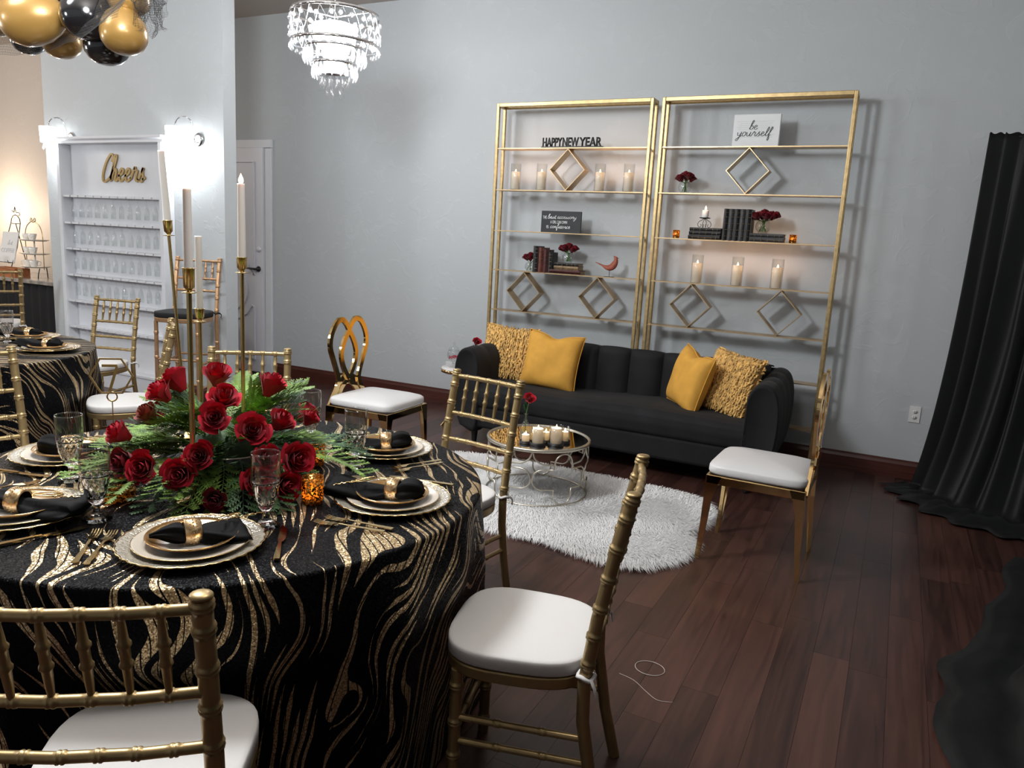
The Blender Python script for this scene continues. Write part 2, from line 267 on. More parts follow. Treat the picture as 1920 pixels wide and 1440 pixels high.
def obj(name, mb, m, parent=None, bev=0, seg=2, sub=0, loc=None, rot=None, label=None):
    me = mb if isinstance(mb, bpy.types.Mesh) else mb.mesh(name)
    if m is not None and not me.materials: me.materials.append(M[m] if isinstance(m, str) else m)
    o = link(name, me, parent, loc, rot)
    if bev:
        b = o.modifiers.new('bevel', 'BEVEL'); b.width = bev; b.segments = seg; b.limit_method = 'ANGLE'; b.angle_limit = math.radians(40)
        if seg > 1: me.polygons.foreach_set('use_smooth', [True]*len(me.polygons)); b.harden_normals = True
    if sub: q = o.modifiers.new('subsurf', 'SUBSURF'); q.levels = q.render_levels = sub
    if label: o['label'] = label
    return o
def tag(o, label, cat, group=None, kind=None):
    if label: o['label'] = label
    if cat: o['category'] = cat
    if group: o['group'] = group
    if kind: o['kind'] = kind
    return o
def thing(name, label, cat, loc=(0, 0, 0), rz=0, group=None):
    o = bpy.data.objects.new(name, None); COL.objects.link(o); o.location = loc; o.rotation_euler = (0, 0, rz); o.empty_display_size = .1
    return tag(o, label, cat, group)
def struct(name, mb, m, parent=None, **k):
    o = obj(name, mb, m, parent, **k)
    if not parent: o['kind'] = 'structure'
    return o
def dup(root, loc=None, rz=None, label=None, group=None):
    r = root.copy(); COL.objects.link(r)
    if loc is not None: r.location = loc
    if rz is not None: r.rotation_euler = (0, 0, rz)
    if label: r['label'] = label
    if group: r['group'] = group
    for ch in list(root.children):
        c = ch.copy(); COL.objects.link(c); c.parent = r
        for g in list(ch.children):
            d = g.copy(); COL.objects.link(d); d.parent = c
    return r
def Tm(loc=(0, 0, 0), rot=(0, 0, 0), sc=(1, 1, 1)):
    return Matrix.Translation(loc) @ Euler(rot).to_matrix().to_4x4() @ Matrix.Diagonal((*sc, 1))
def cat_rom(pts, n=6, closed=False):
    P = [Vector(p) if len(p) == 3 else Vector((p[0], p[1], 0)) for p in pts]; N = len(P); out = []
    for i in range(N if closed else N-1):
        p0 = P[(i-1) % N] if (closed or i > 0) else P[i]; p1 = P[i]; p2 = P[(i+1) % N]; p3 = P[(i+2) % N] if (closed or i < N-2) else p2
        for k in range(n):
            t = k/n; out.append(.5*((2*p1)+(p2-p0)*t+(2*p0-5*p1+4*p2-p3)*t*t+(3*p1-p0-3*p2+p3)*t**3))
    if not closed: out.append(P[-1])
    return out
def arc(c, r, a0, a1, n=10, ax='xz'):
    o = []
    for i in range(n+1):
        a = a0+(a1-a0)*i/n; x, y = r*math.cos(a), r*math.sin(a); o.append((c[0]+x, c[1], c[2]+y) if ax == 'xz' else (c[0]+x, c[1]+y, c[2]))
    return o
def text_mesh(txt, wd, ht, ext, off=0):
    cu = bpy.data.curves.new('txt', 'FONT'); cu.body = txt; cu.size = 1; cu.extrude = 0; cu.align_x = 'CENTER'; cu.offset = off; cu.resolution_u = 3
    o = bpy.data.objects.new('txt', cu); COL.objects.link(o); dg = bpy.context.evaluated_depsgraph_get(); me = bpy.data.meshes.new_from_object(o.evaluated_get(dg))
    bpy.data.objects.remove(o); bpy.data.curves.remove(cu)
    co = np.empty(len(me.vertices)*3); me.vertices.foreach_get('co', co); co = co.reshape(-1, 3); lo, hi = co.min(0), co.max(0)
    co = (co-np.array([(lo[0]+hi[0])/2, lo[1], 0]))*np.array([wd/(hi[0]-lo[0]), ht/(hi[1]-lo[1]), 1]); me.vertices.foreach_set('co', co.ravel()); me.transform(Matrix.Rotation(PI/2, 4, 'X'))
    bm = bmesh.new(); bm.from_mesh(me); bmesh.ops.remove_doubles(bm, verts=bm.verts, dist=1e-5); g = bmesh.ops.extrude_face_region(bm, geom=bm.faces[:]); bmesh.ops.translate(bm, verts=[q for q in g['geom'] if isinstance(q, bmesh.types.BMVert)], vec=(0, -2*ext, 0)); bmesh.ops.recalc_face_normals(bm, faces=bm.faces[:]); bm.to_mesh(me); bm.free(); return me
GL = {
'b': ([[(0,.1),(.15,.8),(.38,1.9),(.25,2.1),(.12,1.8),(.1,.3),(.3,0),(.6,.2),(.65,.6),(.45,.85),(.3,.7)]],.8), 'e': ([[(0,.4),(.35,.55),(.5,.8),(.3,1),(.1,.7),(.15,.2),(.4,0),(.75,.3)]],.75),
'y': ([[(0,.9),(.1,.4),(.3,.1),(.55,.3),(.7,1)],[(.7,1),(.6,0),(.4,-.9),(.15,-1),(.1,-.7),(.5,-.2),(.9,.2)]],.9), 'o': ([[(.55,.95),(.25,.95),(.05,.5),(.2,.05),(.5,.1),(.65,.5),(.5,.95),(.6,.8),(.85,.8)]],.85),
'u': ([[(0,.9),(.05,.3),(.25,0),(.5,.25),(.65,.95)],[(.65,.95),(.62,.2),(.8,0),(.95,.2)]],.95), 'r': ([[(0,.2),(.2,.9),(.3,1.1),(.35,.85),(.6,.85),(.55,.3),(.7,0),(.9,.2)]],.85),
's': ([[(0,.1),(.35,.9),(.4,1.05),(.35,.75),(.55,.3),(.4,0),(.1,.05)],[(.5,.15),(.8,.3)]],.75), 'l': ([[(0,.2),(.35,1.2),(.4,1.9),(.25,2),(.15,1.4),(.15,.3),(.35,0),(.6,.25)]],.55),
'f': ([[(0,.2),(.35,1.2),(.45,1.9),(.3,2.05),(.2,1.5),(.2,0),(.2,-.8),(.35,-1),(.4,-.5),(.25,.1),(.6,.25)]],.65), 'a': ([[(.6,.85),(.3,.98),(.05,.5),(.2,.03),(.5,.3),(.62,.9)],[(.62,.9),(.6,.2),(.75,0),(.95,.25)]],.9),
'c': ([[(.55,.85),(.3,1),(.05,.5),(.25,0),(.7,.3)]],.7), 'i': ([[(0,.2),(.2,.95),(.2,.2),(.35,0),(.55,.25)],[(.27,1.35),(.3,1.42)]],.5), 'd': ([[(.6,.85),(.3,.98),(.05,.5),(.2,.03),(.5,.3),(.7,2.0)],[(.7,2),(.62,.2),(.78,0),(.95,.25)]],.9),
'n': ([[(0,.1),(.1,.95),(.1,.1),(.3,.8),(.5,.95),(.58,.6),(.6,.1),(.75,0),(.95,.25)]],.92), 't': ([[(0,.2),(.25,1.6),(.2,.2),(.4,0),(.6,.25)],[(-.05,1.15),(.5,1.2)]],.6),
'h': ([[(0,.2),(.35,1.5),(.35,2),(.2,1.9),(.12,1),(.1,0),(.3,.75),(.5,.95),(.6,.6),(.6,.15),(.75,0),(.95,.25)]],.92), 'C': ([[(.95,1.5),(1.0,1.95),(.7,2.1),(.3,1.5),(.1,.6),(.25,0),(.6,-.02),(1.1,.4)]],1.05), ' ': ([], .5)}
def script_text(mb, txt, x0, x1, z0, size, w_, t, y=0, slant=.3):
    x = 0; xs = (x1-x0)/(sum(GL[c][1] for c in txt)*size)
    for ch in txt:
        st, adv = GL[ch]
        for s in st:
            p = cat_rom([(x0+((x+a)*xs+slant*b)*size, y, z0+b*size) for a, b in s], 4)
            W = []
            for i in range(len(p)):
                d = (p[min(i+1, len(p)-1)]-p[max(i-1, 0)]); d = d.normalized() if d.length > 1e-9 else Vector((1, 0, 0)); W.append(w_*(.45+.55*abs(d.dot(Vector((slant, 0, 1)).normalized()))))
            mb.bar(p, W, t, (0, 1, 0))
        x += adv
    return x*size

# ------------------------------------------------------------------ structure
WY = 6.07; CZ = 3.64; XL, XR, YF = -12.0, 1.35, -4.0
# floor with planks
fl = struct('floor', MB().box(((XL+XR)/2, (YF+WY)/2, -.03), (XR-XL, WY-YF, .04)), 'sub')
PW, PL = .132, 1.22
pm = MB().box((0, 0, -.006), (PW-.0009, PL-.0009, .012)).mesh('plank'); pm.materials.append(M['plank'])
rest = MB(); cnt = 0
ix = 0; x = XL+PW/2
while x < XR:
    y = YF-rnd.random()*PL
    while y < WY:
        y0, y1 = max(y, YF), min(y+PL, WY)
        if y1-y0 > .04:
            vis = -4.3 < x and 1.35 < y1 and not (x > .75) and (y1 < 6.3)
            vis = vis and (x > -3.1 or y1 > 3.2) and not (-2.7 < x < -1.1 and y1 < 2.2)
            if vis and cnt < 296:
                o = link('plank', pm, fl, ((x), (y0+y1)/2, 0)); o.scale = (1, (y1-y0)/PL, 1); cnt += 1
            else:
                rest.box((x, (y0+y1)/2, -.006), (PW-.0009, y1-y0-.0009, .012))
        y += PL
    x += PW; ix += 1
o = obj('plank_field', rest, 'plank', fl); o['kind'] = 'stuff'
def wallbox(name, x0, x1, y0, y1, z0, z1, m): return struct(name, MB().box(((x0+x1)/2, (y0+y1)/2, (z0+z1)/2), (x1-x0, y1-y0, z1-z0)), m)
wallbox('wall_back', -7.0, XR, WY, WY+.12, -.05, CZ, 'wall')
wallbox('wall_alcove', XL, -7.0, WY, WY+.12, -.05, CZ, 'beige')
wallbox('wall_right', XR, XR+.12, YF, WY+.12, -.05, CZ, 'wall')
wallbox('wall_far_left', XL-.12, XL, YF, WY+.12, -.05, CZ, 'beige')
wallbox('wall_front', XL, XR, YF-.12, YF, -.05, CZ, 'wall')
SX0, SX1, SY = -7.46, -5.10, 4.70
wallbox('wall_partition', SX0, SX1, SY, SY+.13, -.012, CZ, 'wall')
wallbox('ceiling', XL-.12, XR+.12, YF-.12, WY+.12, CZ, CZ+.1, 'ceil')
def baseboard(name, x0, x1, y):
    mb = MB().extrude([(0, 0), (.018, 0), (.018, .105), (.012, .125), (.010, .14), (0, .14)], x1-x0, 'y', Matrix.Rotation(-PI/2, 4, 'Z'))
    return struct(name, mb, 'base', loc=(x0, y, 0))
baseboard('baseboard_back', -5.86, XR, WY)
baseboard('baseboard_partition', -5.70, SX1, SY)
# door with arched panels and lever handle
door = struct('door_1', MB().box((-6.42, WY-.02, 1.19), (.84, .04, 2.34)), 'doorw')
def molding(pts, closed=True): return MB().bar(pts, .022, .016, (0, 1, 0), closed=closed)
dx0, dx1, yd = -6.72, -6.12, WY-.046
for x0, x1 in ((dx0, dx1),):
    up = [(x0, yd, 1.06), (x0+.1, yd, 1.18), ((x0+x1)/2, yd, 1.30), (x1-.1, yd, 1.18), (x1, yd, 1.06), (x1, yd, 2.22), (x0, yd, 2.22)]
    obj('panel_molding', molding(up), 'doorw', door)
    obj('panel_molding', molding(arc(((x0+x1)/2, yd, .88), .19, 0, 2*PI, 28)[:-1]), 'doorw', door)
    lo = [(x1, yd, .16), (x1, yd, .72)]+[((x0+x1)/2+(x1-x0)/2*math.cos(a), yd, .88-.30*math.sin(a)) for a in (.5, .9, 1.3, PI/2, PI-1.3, PI-.9, PI-.5)]+[(x0, yd, .72), (x0, yd, .16)]
    obj('panel_molding', molding(lo), 'doorw', door)
h = MB(); h.lathe([(0, 0), (.030, 0), (.030, .008), (.012, .014), (.012, .05), (0, .05)], 16, Tm((-6.06, WY-.04, 1.125), (PI/2, 0, 0)))
h.tube([(-6.06, WY-.088, 1.125), (-6.12, WY-.09, 1.127), (-6.19, WY-.088, 1.128)], [.012, .011, .009], 8); obj('door_handle', h, 'iron', door)
obj('deadbolt', MB().lathe([(0, 0), (.030, 0), (.028, .012), (.012, .016), (0, .016)], 16, Tm((-6.05, WY-.04, 1.33), (PI/2, 0, 0))), 'doorw', door)
tr = MB().box((-5.94, WY-.012, 1.179), (.085, .028, 2.358)).box((-6.42, WY-.012, 2.403), (1.045, .03, .085)).box((-6.90, WY-.012, 1.179), (.085, .028, 2.358))
struct('trim_1', tr, 'white', bev=.006)

# ------------------------------------------------------------------ chairs
def bamboo(mb, pts, r, rings, n=10, k=1.19, caps=True):
    P = [Vector(p) for p in pts]; L = [0]
    for a, b in zip(P, P[1:]): L.append(L[-1]+(b-a).length)
    tot = L[-1]
    def at(s):
        s = min(max(s, 0), tot)
        for i in range(len(P)-1):
            if s <= L[i+1] or i == len(P)-2:
                t = (s-L[i])/max(1e-9, L[i+1]-L[i]); return P[i].lerp(P[i+1], t)
    st = [(l, 1) for l in L]
    for g in rings:
        for ds, kk in ((-.017, 1), (-.0088, 1), (-.0062, k), (-.0026, k), (0, 1.05), (.0026, k), (.0062, k), (.0088, 1), (.017, 1)): st.append((g*tot+ds, kk))
    st = sorted(q for q in st if -1e-6 <= q[0] <= tot+1e-6)
    out = []; rr = []
    for s, kk in st:
        if out and s-out[-1] < .0006: continue
        out.append(s); rr.append(r*kk)
    return mb.tube([at(s) for s in out], rr, n, caps=caps)
def spindle(mb, a, b, r):
    P = [Vector(a).lerp(Vector(b), t) for t in (0, .16, .36, .40, .44, .5, .62, .66, .70, .84, 1)]
    return mb.tube(P, [r*q for q in (.65, .85, 1, 1.4, 1.05, 1, 1.05, 1.4, 1, .85, .65)], 8)
def squircle(wf, wb, d, n=40, p=3.2):
    o = []
    for i in range(n):
        a = 2*PI*i/n; c, s = math.cos(a), math.sin(a)
        x = math.copysign(abs(c)**(2/p), c); y = math.copysign(abs(s)**(2/p), s); t = (y+1)/2; wd = wb+(wf-wb)*t; o.append((x*wd/2, y*d/2))
    return o
def pad(mb, out, z0, z1, crown=.012, edge=.014):
    n = len(out); vs = []; fs = []
    rings = [(1-.03, z0), (1.0, z0+edge*.6), (1.0, z1-edge), (.996, z1-edge*.35), (.982, z1-edge*.02), (.94, z1+crown*.2), (.75, z1+crown*.6), (.45, z1+crown*.9), (.0, z1+crown)]
    for s, z in rings[:-1]: vs += [(x*s, y*s, z) for x, y in out]
    vs.append((0, 0, rings[-1][1])); m_ = len(rings)-1
    for j in range(m_-1): fs += [(j*n+i, j*n+(i+1) % n, (j+1)*n+(i+1) % n, (j+1)*n+i) for i in range(n)]
    fs += [((m_-1)*n+i, (m_-1)*n+(i+1) % n, m_*n) for i in range(n)]; fs.append(tuple(reversed(range(n))))
    return mb.add(vs, fs, True)
def chiavari(label, cat, group, gm='gold', cm='cushion', seat=.44, top=.95, foot=.25, stool=False):
    """front of the chair faces local +Y"""
    t = thing('bar_stool' if stool else 'chiavari_chair', label, cat, group=group)
    w2 = .18; yb = -.19; lean = .085; H = top-seat
    for s in (-1, 1):
        pts = [(s*w2*.96, yb-.075, 0), (s*w2*.98, yb-.035, seat*.35), (s*w2, yb-.004, seat*.75), (s*w2, yb, seat), (s*w2, yb-lean*.25, seat+H*.35), (s*w2, yb-lean*.62, seat+H*.7), (s*w2, yb-lean, top)]
        mb = MB(); bamboo(mb, pts, .0172, [.52, .60, .68, .765, .85, .935, .985] if not stool else [.3, .45, .66, .74, .82, .92, .985], 12)
        mb.lathe([(.0185, -.001), (.0195, .003), (.017, .0065), (.010, .0085), (0, .009)], 12, Tm((s*w2, yb-lean, top))); obj('back_post', mb, gm, t)
        mb = MB(); fx = .172; bamboo(mb, [(s*fx, .152, 0), (s*fx*.98, .150, seat-.03)], .0165, [.12, .38, .62, .88], 12); obj('leg', mb, gm, t)
    def yy(z): return yb-lean*max(0, (z-seat)/H)**1.15
    zr = [top-.022, top-.188, top-.305, top-.395] if not stool else [top-.022, top-.17, top-.27]
    for i, z in enumerate(zr):
        mb = MB(); bamboo(mb, [(-w2, yy(z), z), (-w2*.4, yy(z)-.012, z), (w2*.4, yy(z)-.012, z), (w2, yy(z), z)], .0105, [.17, .335, .5, .665, .83], 8)
        obj('top_rail' if i == 0 else 'rail', mb, gm, t)
    for k in range(5):
        x = -w2+(k+1)*2*w2/6; mb = MB(); spindle(mb, (x, yy(zr[1])-.010, zr[1]+.006), (x, yy(zr[0])-.010, zr[0]-.006), .0088); obj('spindle', mb, gm, t)
    out = squircle(.425, .385, .405)
    mb = MB(); n = len(out); mb.add([(x, y, seat-.035) for x, y in out]+[(x*1.01, y*1.01, seat) for x, y in out], [(i, (i+1) % n, (i+1) % n+n, i+n) for i in range(n)]+[tuple(range(n)), tuple(range(n, 2*n))], True)
    obj('seat_frame', mb, gm, t, bev=.006)
    mb = MB(); pad(mb, [(x*1.01, y*1.01) for x, y in out], seat+.001, seat+.043, .009, .010); obj('seat_cushion', mb, cm, t)
    for s in (-1, 1):
        mb = MB(); ring = [(s*w2+.0215*math.cos(a), yb-.004+.0215*math.sin(a), seat+.02+.004*math.sin(3*a)) for a in [2*PI*i/14 for i in range(14)]]; mb.tube(ring, .006, 6, closed=True)
        mb.tube([(s*(w2+.02), yb-.02, seat+.02), (s*(w2+.03), yb-.03, seat+.005), (s*(w2+.025), yb-.035, seat-.02)], [.005, .004, .003], 6); obj('cushion_tie', mb, cm, t)
    for z in ((.20, .27) if not stool else (.22, .42)):
        for s in (-1, 1):
            mb = MB(); bamboo(mb, [(s*.171, .151, z), (s*.178, yb-.05*(1-z/seat), z+.01)], .0095, [.33, .67], 8); obj('stretcher', mb, gm, t)
    for y, z in (((.151, .235),) if not stool else ((.151, .26), (.151, .46), (yb-.02, .46))):
        mb = MB(); bamboo(mb, [(-.171, y, z), (.171, y, z)], .0095, [.33, .67], 8); obj('stretcher', mb, gm, t)
    return t
GC = 'gold chiavari chairs'
A0 = chiavari('gold chiavari chair seen from behind at bottom left, white cushion, backed to camera', 'chair', GC)
def face(o, x, y, fx, fy, sc=1):
    o.location = (x, y, 0); o.rotation_euler = (0, 0, math.atan2(fy, fx)-PI/2); o.scale = (sc,)*3
face(A0, -1.235, .915, -.58, .81)
for lab, x, y, fx, fy, sc in (
    ('gold chiavari chair with large white cushion in front, seen side-on right of the sequin table', -.815, 1.815, -.97, -.24, 1),
    ('gold chiavari chair between the sequin table and the mirrored coffee table, back to the sofa', -1.615, 2.64, -.17, -.98, 1),
    ('gold chiavari chair behind the rose centrepiece, only its backrest showing', -2.66, 2.53, .60, -.80, 1),
    ('gold chiavari chair at the left photo edge, one back post showing behind the crystal goblets', -3.28, 1.80, .99, -.13, 1),
    ('gold chiavari chair in front of the white glassware cabinet, behind the number 7 sign', -5.37, 3.67, .28, -.96, 1),
    ('gold chiavari chair with white round-front seat right behind the number 7 sign stand', -4.08, 2.97, -.60, -.80, 1),
    ('far gold chiavari chair at left edge, in front of the black skirted coffee counter', -7.74, 4.30, -.90, .45, 1.1)):
    c = dup(A0, label=lab); face(c, x, y, fx, fy, sc)
stool = chiavari('tall rose-gold chiavari bar stool with black cushion against the grey partition wall', 'bar stool', None, 'stoolg', 'blackc', .80, 1.27, .3, True)
face(stool, -5.20, 4.36, .42, -.91)

def butterfly(label, cat):
    """mirror gold chair, front faces local +Y; back loop in the x,z plane at y=-.23"""
    t = thing('mirror_gold_chair', label, cat, group=None)
    zs = .455; yb = -.235
    def strip(pts, w_=.034): return MB().bar([(p.x, yb-(p.y*.01), zs+p.y) for p in cat_rom([(a, b) for a, b in pts], 8)], w_, .016, (0, 1, 0), smooth=False)
    for s in (-1, 1):
        obj('back_loop', strip([(s*a, b) for a, b in ((.205, -.03), (.165, .03), (.118, .10), (.112, .16), (.155, .27), (.19, .36), (.180, .44), (.13, .515), (.075, .535), (.03, .505), (-.005, .455), (-.05, .39), (-.078, .31), (-.06, .23), (-.02, .165), (0, .14))]), 'mirrorgold', t)
        mb = MB(); mb.bar([(s*.02, yb-.012, zs+.125), (s*.07, yb-.008, zs+.085), (s*.11, yb-.003, zs+.03), (s*.14, yb, zs-.02)], .034, .016, (0, 1, 0)); obj('back_arm', mb, 'mirrorgold', t)
    mb = MB(); mb.extrude([(-.115, .10), (.115, .10), (.105, .14), (.06, .165), (0, .172), (-.06, .165), (-.105, .14)], .016, 'y', Tm((0, yb-.021, zs))); obj('waist_plate', mb, 'mirrorgold', t, bev=.003, seg=1)
    mb = MB()
    for s in (-1, 1): mb.box((s*.222, 0, zs-.025), (.022, .47, .045)); mb.box((0, s*.225, zs-.025), (.44, .022, .045))
    obj('seat_rail', mb, 'mirrorgold', t, bev=.004, seg=1)
    for s in (-1, 1):
        for y, sg in ((.225, 1), (-.225, -1)):
            mb = MB(); prof = [(.075, zs-.005), (.055, zs-.06), (.037, zs-.14), (.031, zs-.25), (.027, .12), (.024, 0)]
            vs = []
            for i, (w_, z) in enumerate(prof):
                q = (1-z/zs); ox = s*(.233+.0*q); oy = y+sg*(.012+.018*q*q)
                for a, b in ((0, 0), (-s*w_, 0), (-s*w_, -sg*.018 if i > 2 else -sg*.02), (-s*.02, -sg*.022), (-s*.02, -sg*w_), (0, -sg*w_)): vs.append((ox+a, oy+b, z))
            n = 6; fs = [(i*n+k, i*n+(k+1) % n, (i+1)*n+(k+1) % n, (i+1)*n+k) for i in range(len(prof)-1) for k in range(n)]+[tuple(range(n)), tuple(reversed(range((len(prof)-1)*n, len(prof)*n)))]
            mb.add(vs, fs, False); obj('leg', mb, 'mirrorgold', t)
    mb = MB(); pad(mb, squircle(.475, .465, .485, 44, 7), zs+.001, zs+.045, .035, .02); obj('seat_cushion', mb, 'vinyl', t)
    return t
g1 = butterfly('mirror gold chair with white seat right of the fur rug, seen side-on', 'chair'); face(g1, -.50, 3.945, -1, .02)
g2 = dup(g1, label='mirror gold chair with looped oval back, standing alone left of the sofa'); face(g2, -2.95, 3.97, 1, .03)
for q in (g1, g2): q['group'] = 'mirror gold chairs facing the coffee table'

# ------------------------------------------------------------------ sofa
SO = thing('sofa', 'black velvet channel-tufted sofa with rounded arms below the gold shelves', 'sofa', (-1.765, 5.33, 0))
def rb(w_, d, h_, r=.05): return MB().box((0, 0, 0), (w_, d, h_))
obj('base', MB().box((0, -.02, .215), (2.06, .70, .17)), 'velvet', SO, bev=.03, seg=3)
def seatfn(u, v):
    x = (u-.5)*2.0; a = v*PI*1.0
    prof = [(.28, .45), (-.28, .474), (-.355, .462), (-.388, .43), (-.395, .38), (-.385, .31), (-.36, .29), (.28, .29)]
    k = v*(len(prof)-1); i = min(int(k), len(prof)-2); f = k-i; y = prof[i][0]*(1-f)+prof[i+1][0]*f; z = prof[i][1]*(1-f)+prof[i+1][1]*f
    return (x, y, z+.008*math.sin(x*5)*(1 if v < .3 else .3))
obj('seat_cushion', MB().grid(seatfn, 40, 28), 'velvet', SO)
NCH = 8; cw = 2.06/NCH
for i in range(NCH):
    xc = -1.03+cw*(i+.5)
    def ch(u, v, xc=xc):
        e = math.sin(PI*u)**.5; zz = .40+.385*v
        if v > .93: e *= .9
        return (xc+(u-.5)*cw, .20-.058*e*(1 if v < .88 else max(0, 1-((v-.88)/.12)**2))+.03*v, zz+.012*e)
    mb = MB().grid(ch, 12, 14)
    mb.grid(lambda u, v, xc=xc: (xc+(u-.5)*cw, .23+.17*v+.0, .785+.012*math.sin(PI*u)**.5*(1-v)-.03*v*v), 12, 4)
    obj('back_channel', mb, 'velvet', SO)
obj('back_shell', MB().box((0, .355, .45), (2.2, .11, .61)), 'velvet', SO, bev=.05, seg=3)
def arm(s):
    # profile in x,z (outward = +s): bulging outside, rolled top
    P = [(0, .13), (0, .55), (.01, .66), (.05, .725), (.10, .742), (.15, .725), (.185, .67), (.205, .56), (.205, .40), (.185, .26), (.15, .16), (.12, .13)]
    P = [(p.x, p.y) for p in cat_rom([(a, b) for a, b in P], 4, True)]
    N = len(P); cx = sum(a for a, b in P)/N; cz = sum(b for a, b in P)/N
    ys = [(-.392, .88), (-.40, .93), (-.392, .985), (-.37, 1)]
    for k in range(4):
        y0 = -.37+k*.185
        ys += [(y0+.02, 1.0), (y0+.09, 1.02), (y0+.165, 1.0), (y0+.184, .975)]
    vs = []; 
    for y, sc in ys: vs += [(s*(.985+cx+(a-cx)*sc), y, cz+(b-cz)*sc+max(0, y)*.06) for a, b in P]
    fs = [(j*N+i, j*N+(i+1) % N, (j+1)*N+(i+1) % N, (j+1)*N+i) for j in range(len(ys)-1) for i in range(N)]
    fs += [tuple(range(N)), tuple(range((len(ys)-1)*N, len(ys)*N))]
    return MB().add(vs, fs, True)
for s in (-1, 1): obj('arm', arm(s), 'velvet', SO)
for sx in (-1.03, 1.03):
    for sy in (-.32, .32): obj('leg', MB().lathe([(.016, 0), (.019, .01), (.030, .135), (.030, .14)], 14, Tm((sx, sy, 0))), 'blackleg', SO)

def pillow_mesh(sz, T, chop, seed):
    r = random.Random(seed); mb = MB(); n = 22
    def f(u, v, side):
        a, b = u*2-1, v*2-1
        th = T*max(0, (1-a**4)*(1-b**4))**.55
        x = a*(1-.07*(1-b*b)*abs(a)**3)*sz; z = b*(1-.07*(1-a*a)*abs(b)**3)*sz
        if b > 0: z -= chop*math.exp(-(a/.33)**2)*b*b*sz
        th += .012*math.sin(5*a+seed)*math.sin(4*b+seed*2)*(1-a*a)*(1-b*b)
        return (x, side*th, z)
    for s in (-1, 1): mb.grid(lambda u, v: f(u, v, s), n, n)
    return mb, f
def weld(o):
    q = o.modifiers.new('weld', 'WELD'); q.merge_threshold = .0008; return o
PG = 'mustard throw pillows on the black sofa'
def pillow(label, loc, rot, sz, T, chop, seed, shag=False):
    t = thing('throw_pillow', label, 'pillow', loc, group=PG); t.rotation_euler = rot
    mb, f = pillow_mesh(sz, T, chop, seed); weld(obj('cover', mb, 'shagb' if shag else 'mustard', t))
    if shag:
        s = MB(); r = random.Random(seed); N = 27
        for side in (-1, 1):
            for j in range(N):
                for i in range(N if side < 0 else 0):
                    u, v = (i+.5+.3*r.uniform(-1, 1))/N, (j+.5+.2*r.uniform(-1, 1))/N; p = Vector(f(u, v, side)); d = Vector((r.uniform(-.4, .4), side*.9, -.8+r.uniform(-.2, .2))).normalized()
                    L = .024*r.uniform(.8, 1.25)*sz/.21; s.tube([p, p+d*L*.6+Vector((0, side*.006, .002)), p+d*L+Vector((0, 0, -.006))], [.0075, .0086, .003], 5, caps=False)
        for k in range(260):
            e = r.random()*4; q = e % 1; u, v = [(q, 1), (1, q), (q, 0), (0, q)][int(e)]; p = Vector(f(u, v, 1)); d = Vector((u-.5, r.uniform(-.5, .5), v-.5)).normalized(); s.tube([p, p+d*.012, p+d*.024+Vector((0, 0, -.006))], [.0055, .006, .002], 5, caps=False)
        q = obj('shag_loops', s, 'shag', t); q['kind'] = 'stuff'
    else:
        out = [f(u, v, 0) for u, v in [(k/12, 0) for k in range(12)]+[(1, k/12) for k in range(12)]+[(1-k/12, 1) for k in range(12)]+[(0, 1-k/12) for k in range(12)]]
        s = MB().tube(out, .0045, 6, closed=True); obj('seam', s, 'mustard', t)
    return t
pillow('shaggy mustard pillow against the sofa\'s left arm, left of the smooth one', (-2.72, 5.40, .665), (math.radians(-14), math.radians(3), math.radians(10)), .215, .075, .02, 3, True)
pillow('smooth mustard pillow with pinched top leaning on the left shaggy pillow', (-2.315, 5.32, .655), (math.radians(-17), math.radians(4), math.radians(6)), .225, .09, .16, 5)
pillow('smooth mustard pillow turned sideways near the sofa\'s right arm', (-1.235, 5.30, .655), (math.radians(-14), math.radians(7), math.radians(-50)), .215, .085, .16, 8)
pillow('shaggy mustard pillow propped on the sofa\'s right arm', (-.955, 5.34, .655), (math.radians(-16), math.radians(5), math.radians(-32)), .215, .075, .02, 9, True)

# ------------------------------------------------------------------ gold shelf frames
FY, FD, FH = 5.80, .14, 2.665
SHZ = [.31, .645, .97, 1.31, 1.64, 1.975, 2.31]
def shelf_frame(label, x0, x1, diamonds):
    t = thing('display_shelf', label, 'shelf', ((x0+x1)/2, FY, 0), group='gold open shelf frames behind the sofa')
    W = x1-x0; b = .026
    for s in (-1, 1):
        for y in (b/2, FD-b/2): obj('post', MB().box((s*(W/2-b/2), y, FH/2), (b, b, FH)), 'frame', t, bev=.004)
    for y in (b/2, FD-b/2): obj('top_bar', MB().box((0, y, FH-.015), (W-2*b, b, .03)), 'frame', t, bev=.003, seg=1)
    for s in (-1, 1): obj('side_bar', MB().box((s*(W/2-b/2), FD/2, FH-.015), (b, FD-2*b, .03)), 'frame', t, bev=.003, seg=1)
    for z in SHZ: obj('shelf', MB().box((0, FD/2, z-.005), (W-b*2, FD-.012, .008)), 'shelfm', t)
    for xc, z0, z1 in diamonds:
        hh = (z1-z0)/2; zc = (z0+z1)/2; hw = hh*.92
        q = [(xc, FD/2, zc+hh-.003), (xc+hw, FD/2, zc), (xc, FD/2, zc-hh+.003), (xc-hw, FD/2, zc)]
        obj('diamond_divider', MB().bar(q, .008, FD-.03, (0, 1, 0), closed=True), 'shelfm', t)
    return t
S1 = (-3.165, -1.825); S2 = (-1.760, -.415)
c1, c2 = sum(S1)/2, sum(S2)/2
shelf_frame('tall gold open shelf, left of the pair, holding the Happy New Year sign', *S1, [(-2.507-c1, 1.975, 2.302), (-2.84-c1, .970, 1.302), (-2.18-c1, .970, 1.302)])
shelf_frame('tall gold open shelf, right of the pair, holding the be yourself sign', *S2, [(-1.092-c2, 1.975, 2.302), (-1.42-c2, .970, 1.302), (-.765-c2, .970, 1.302)])
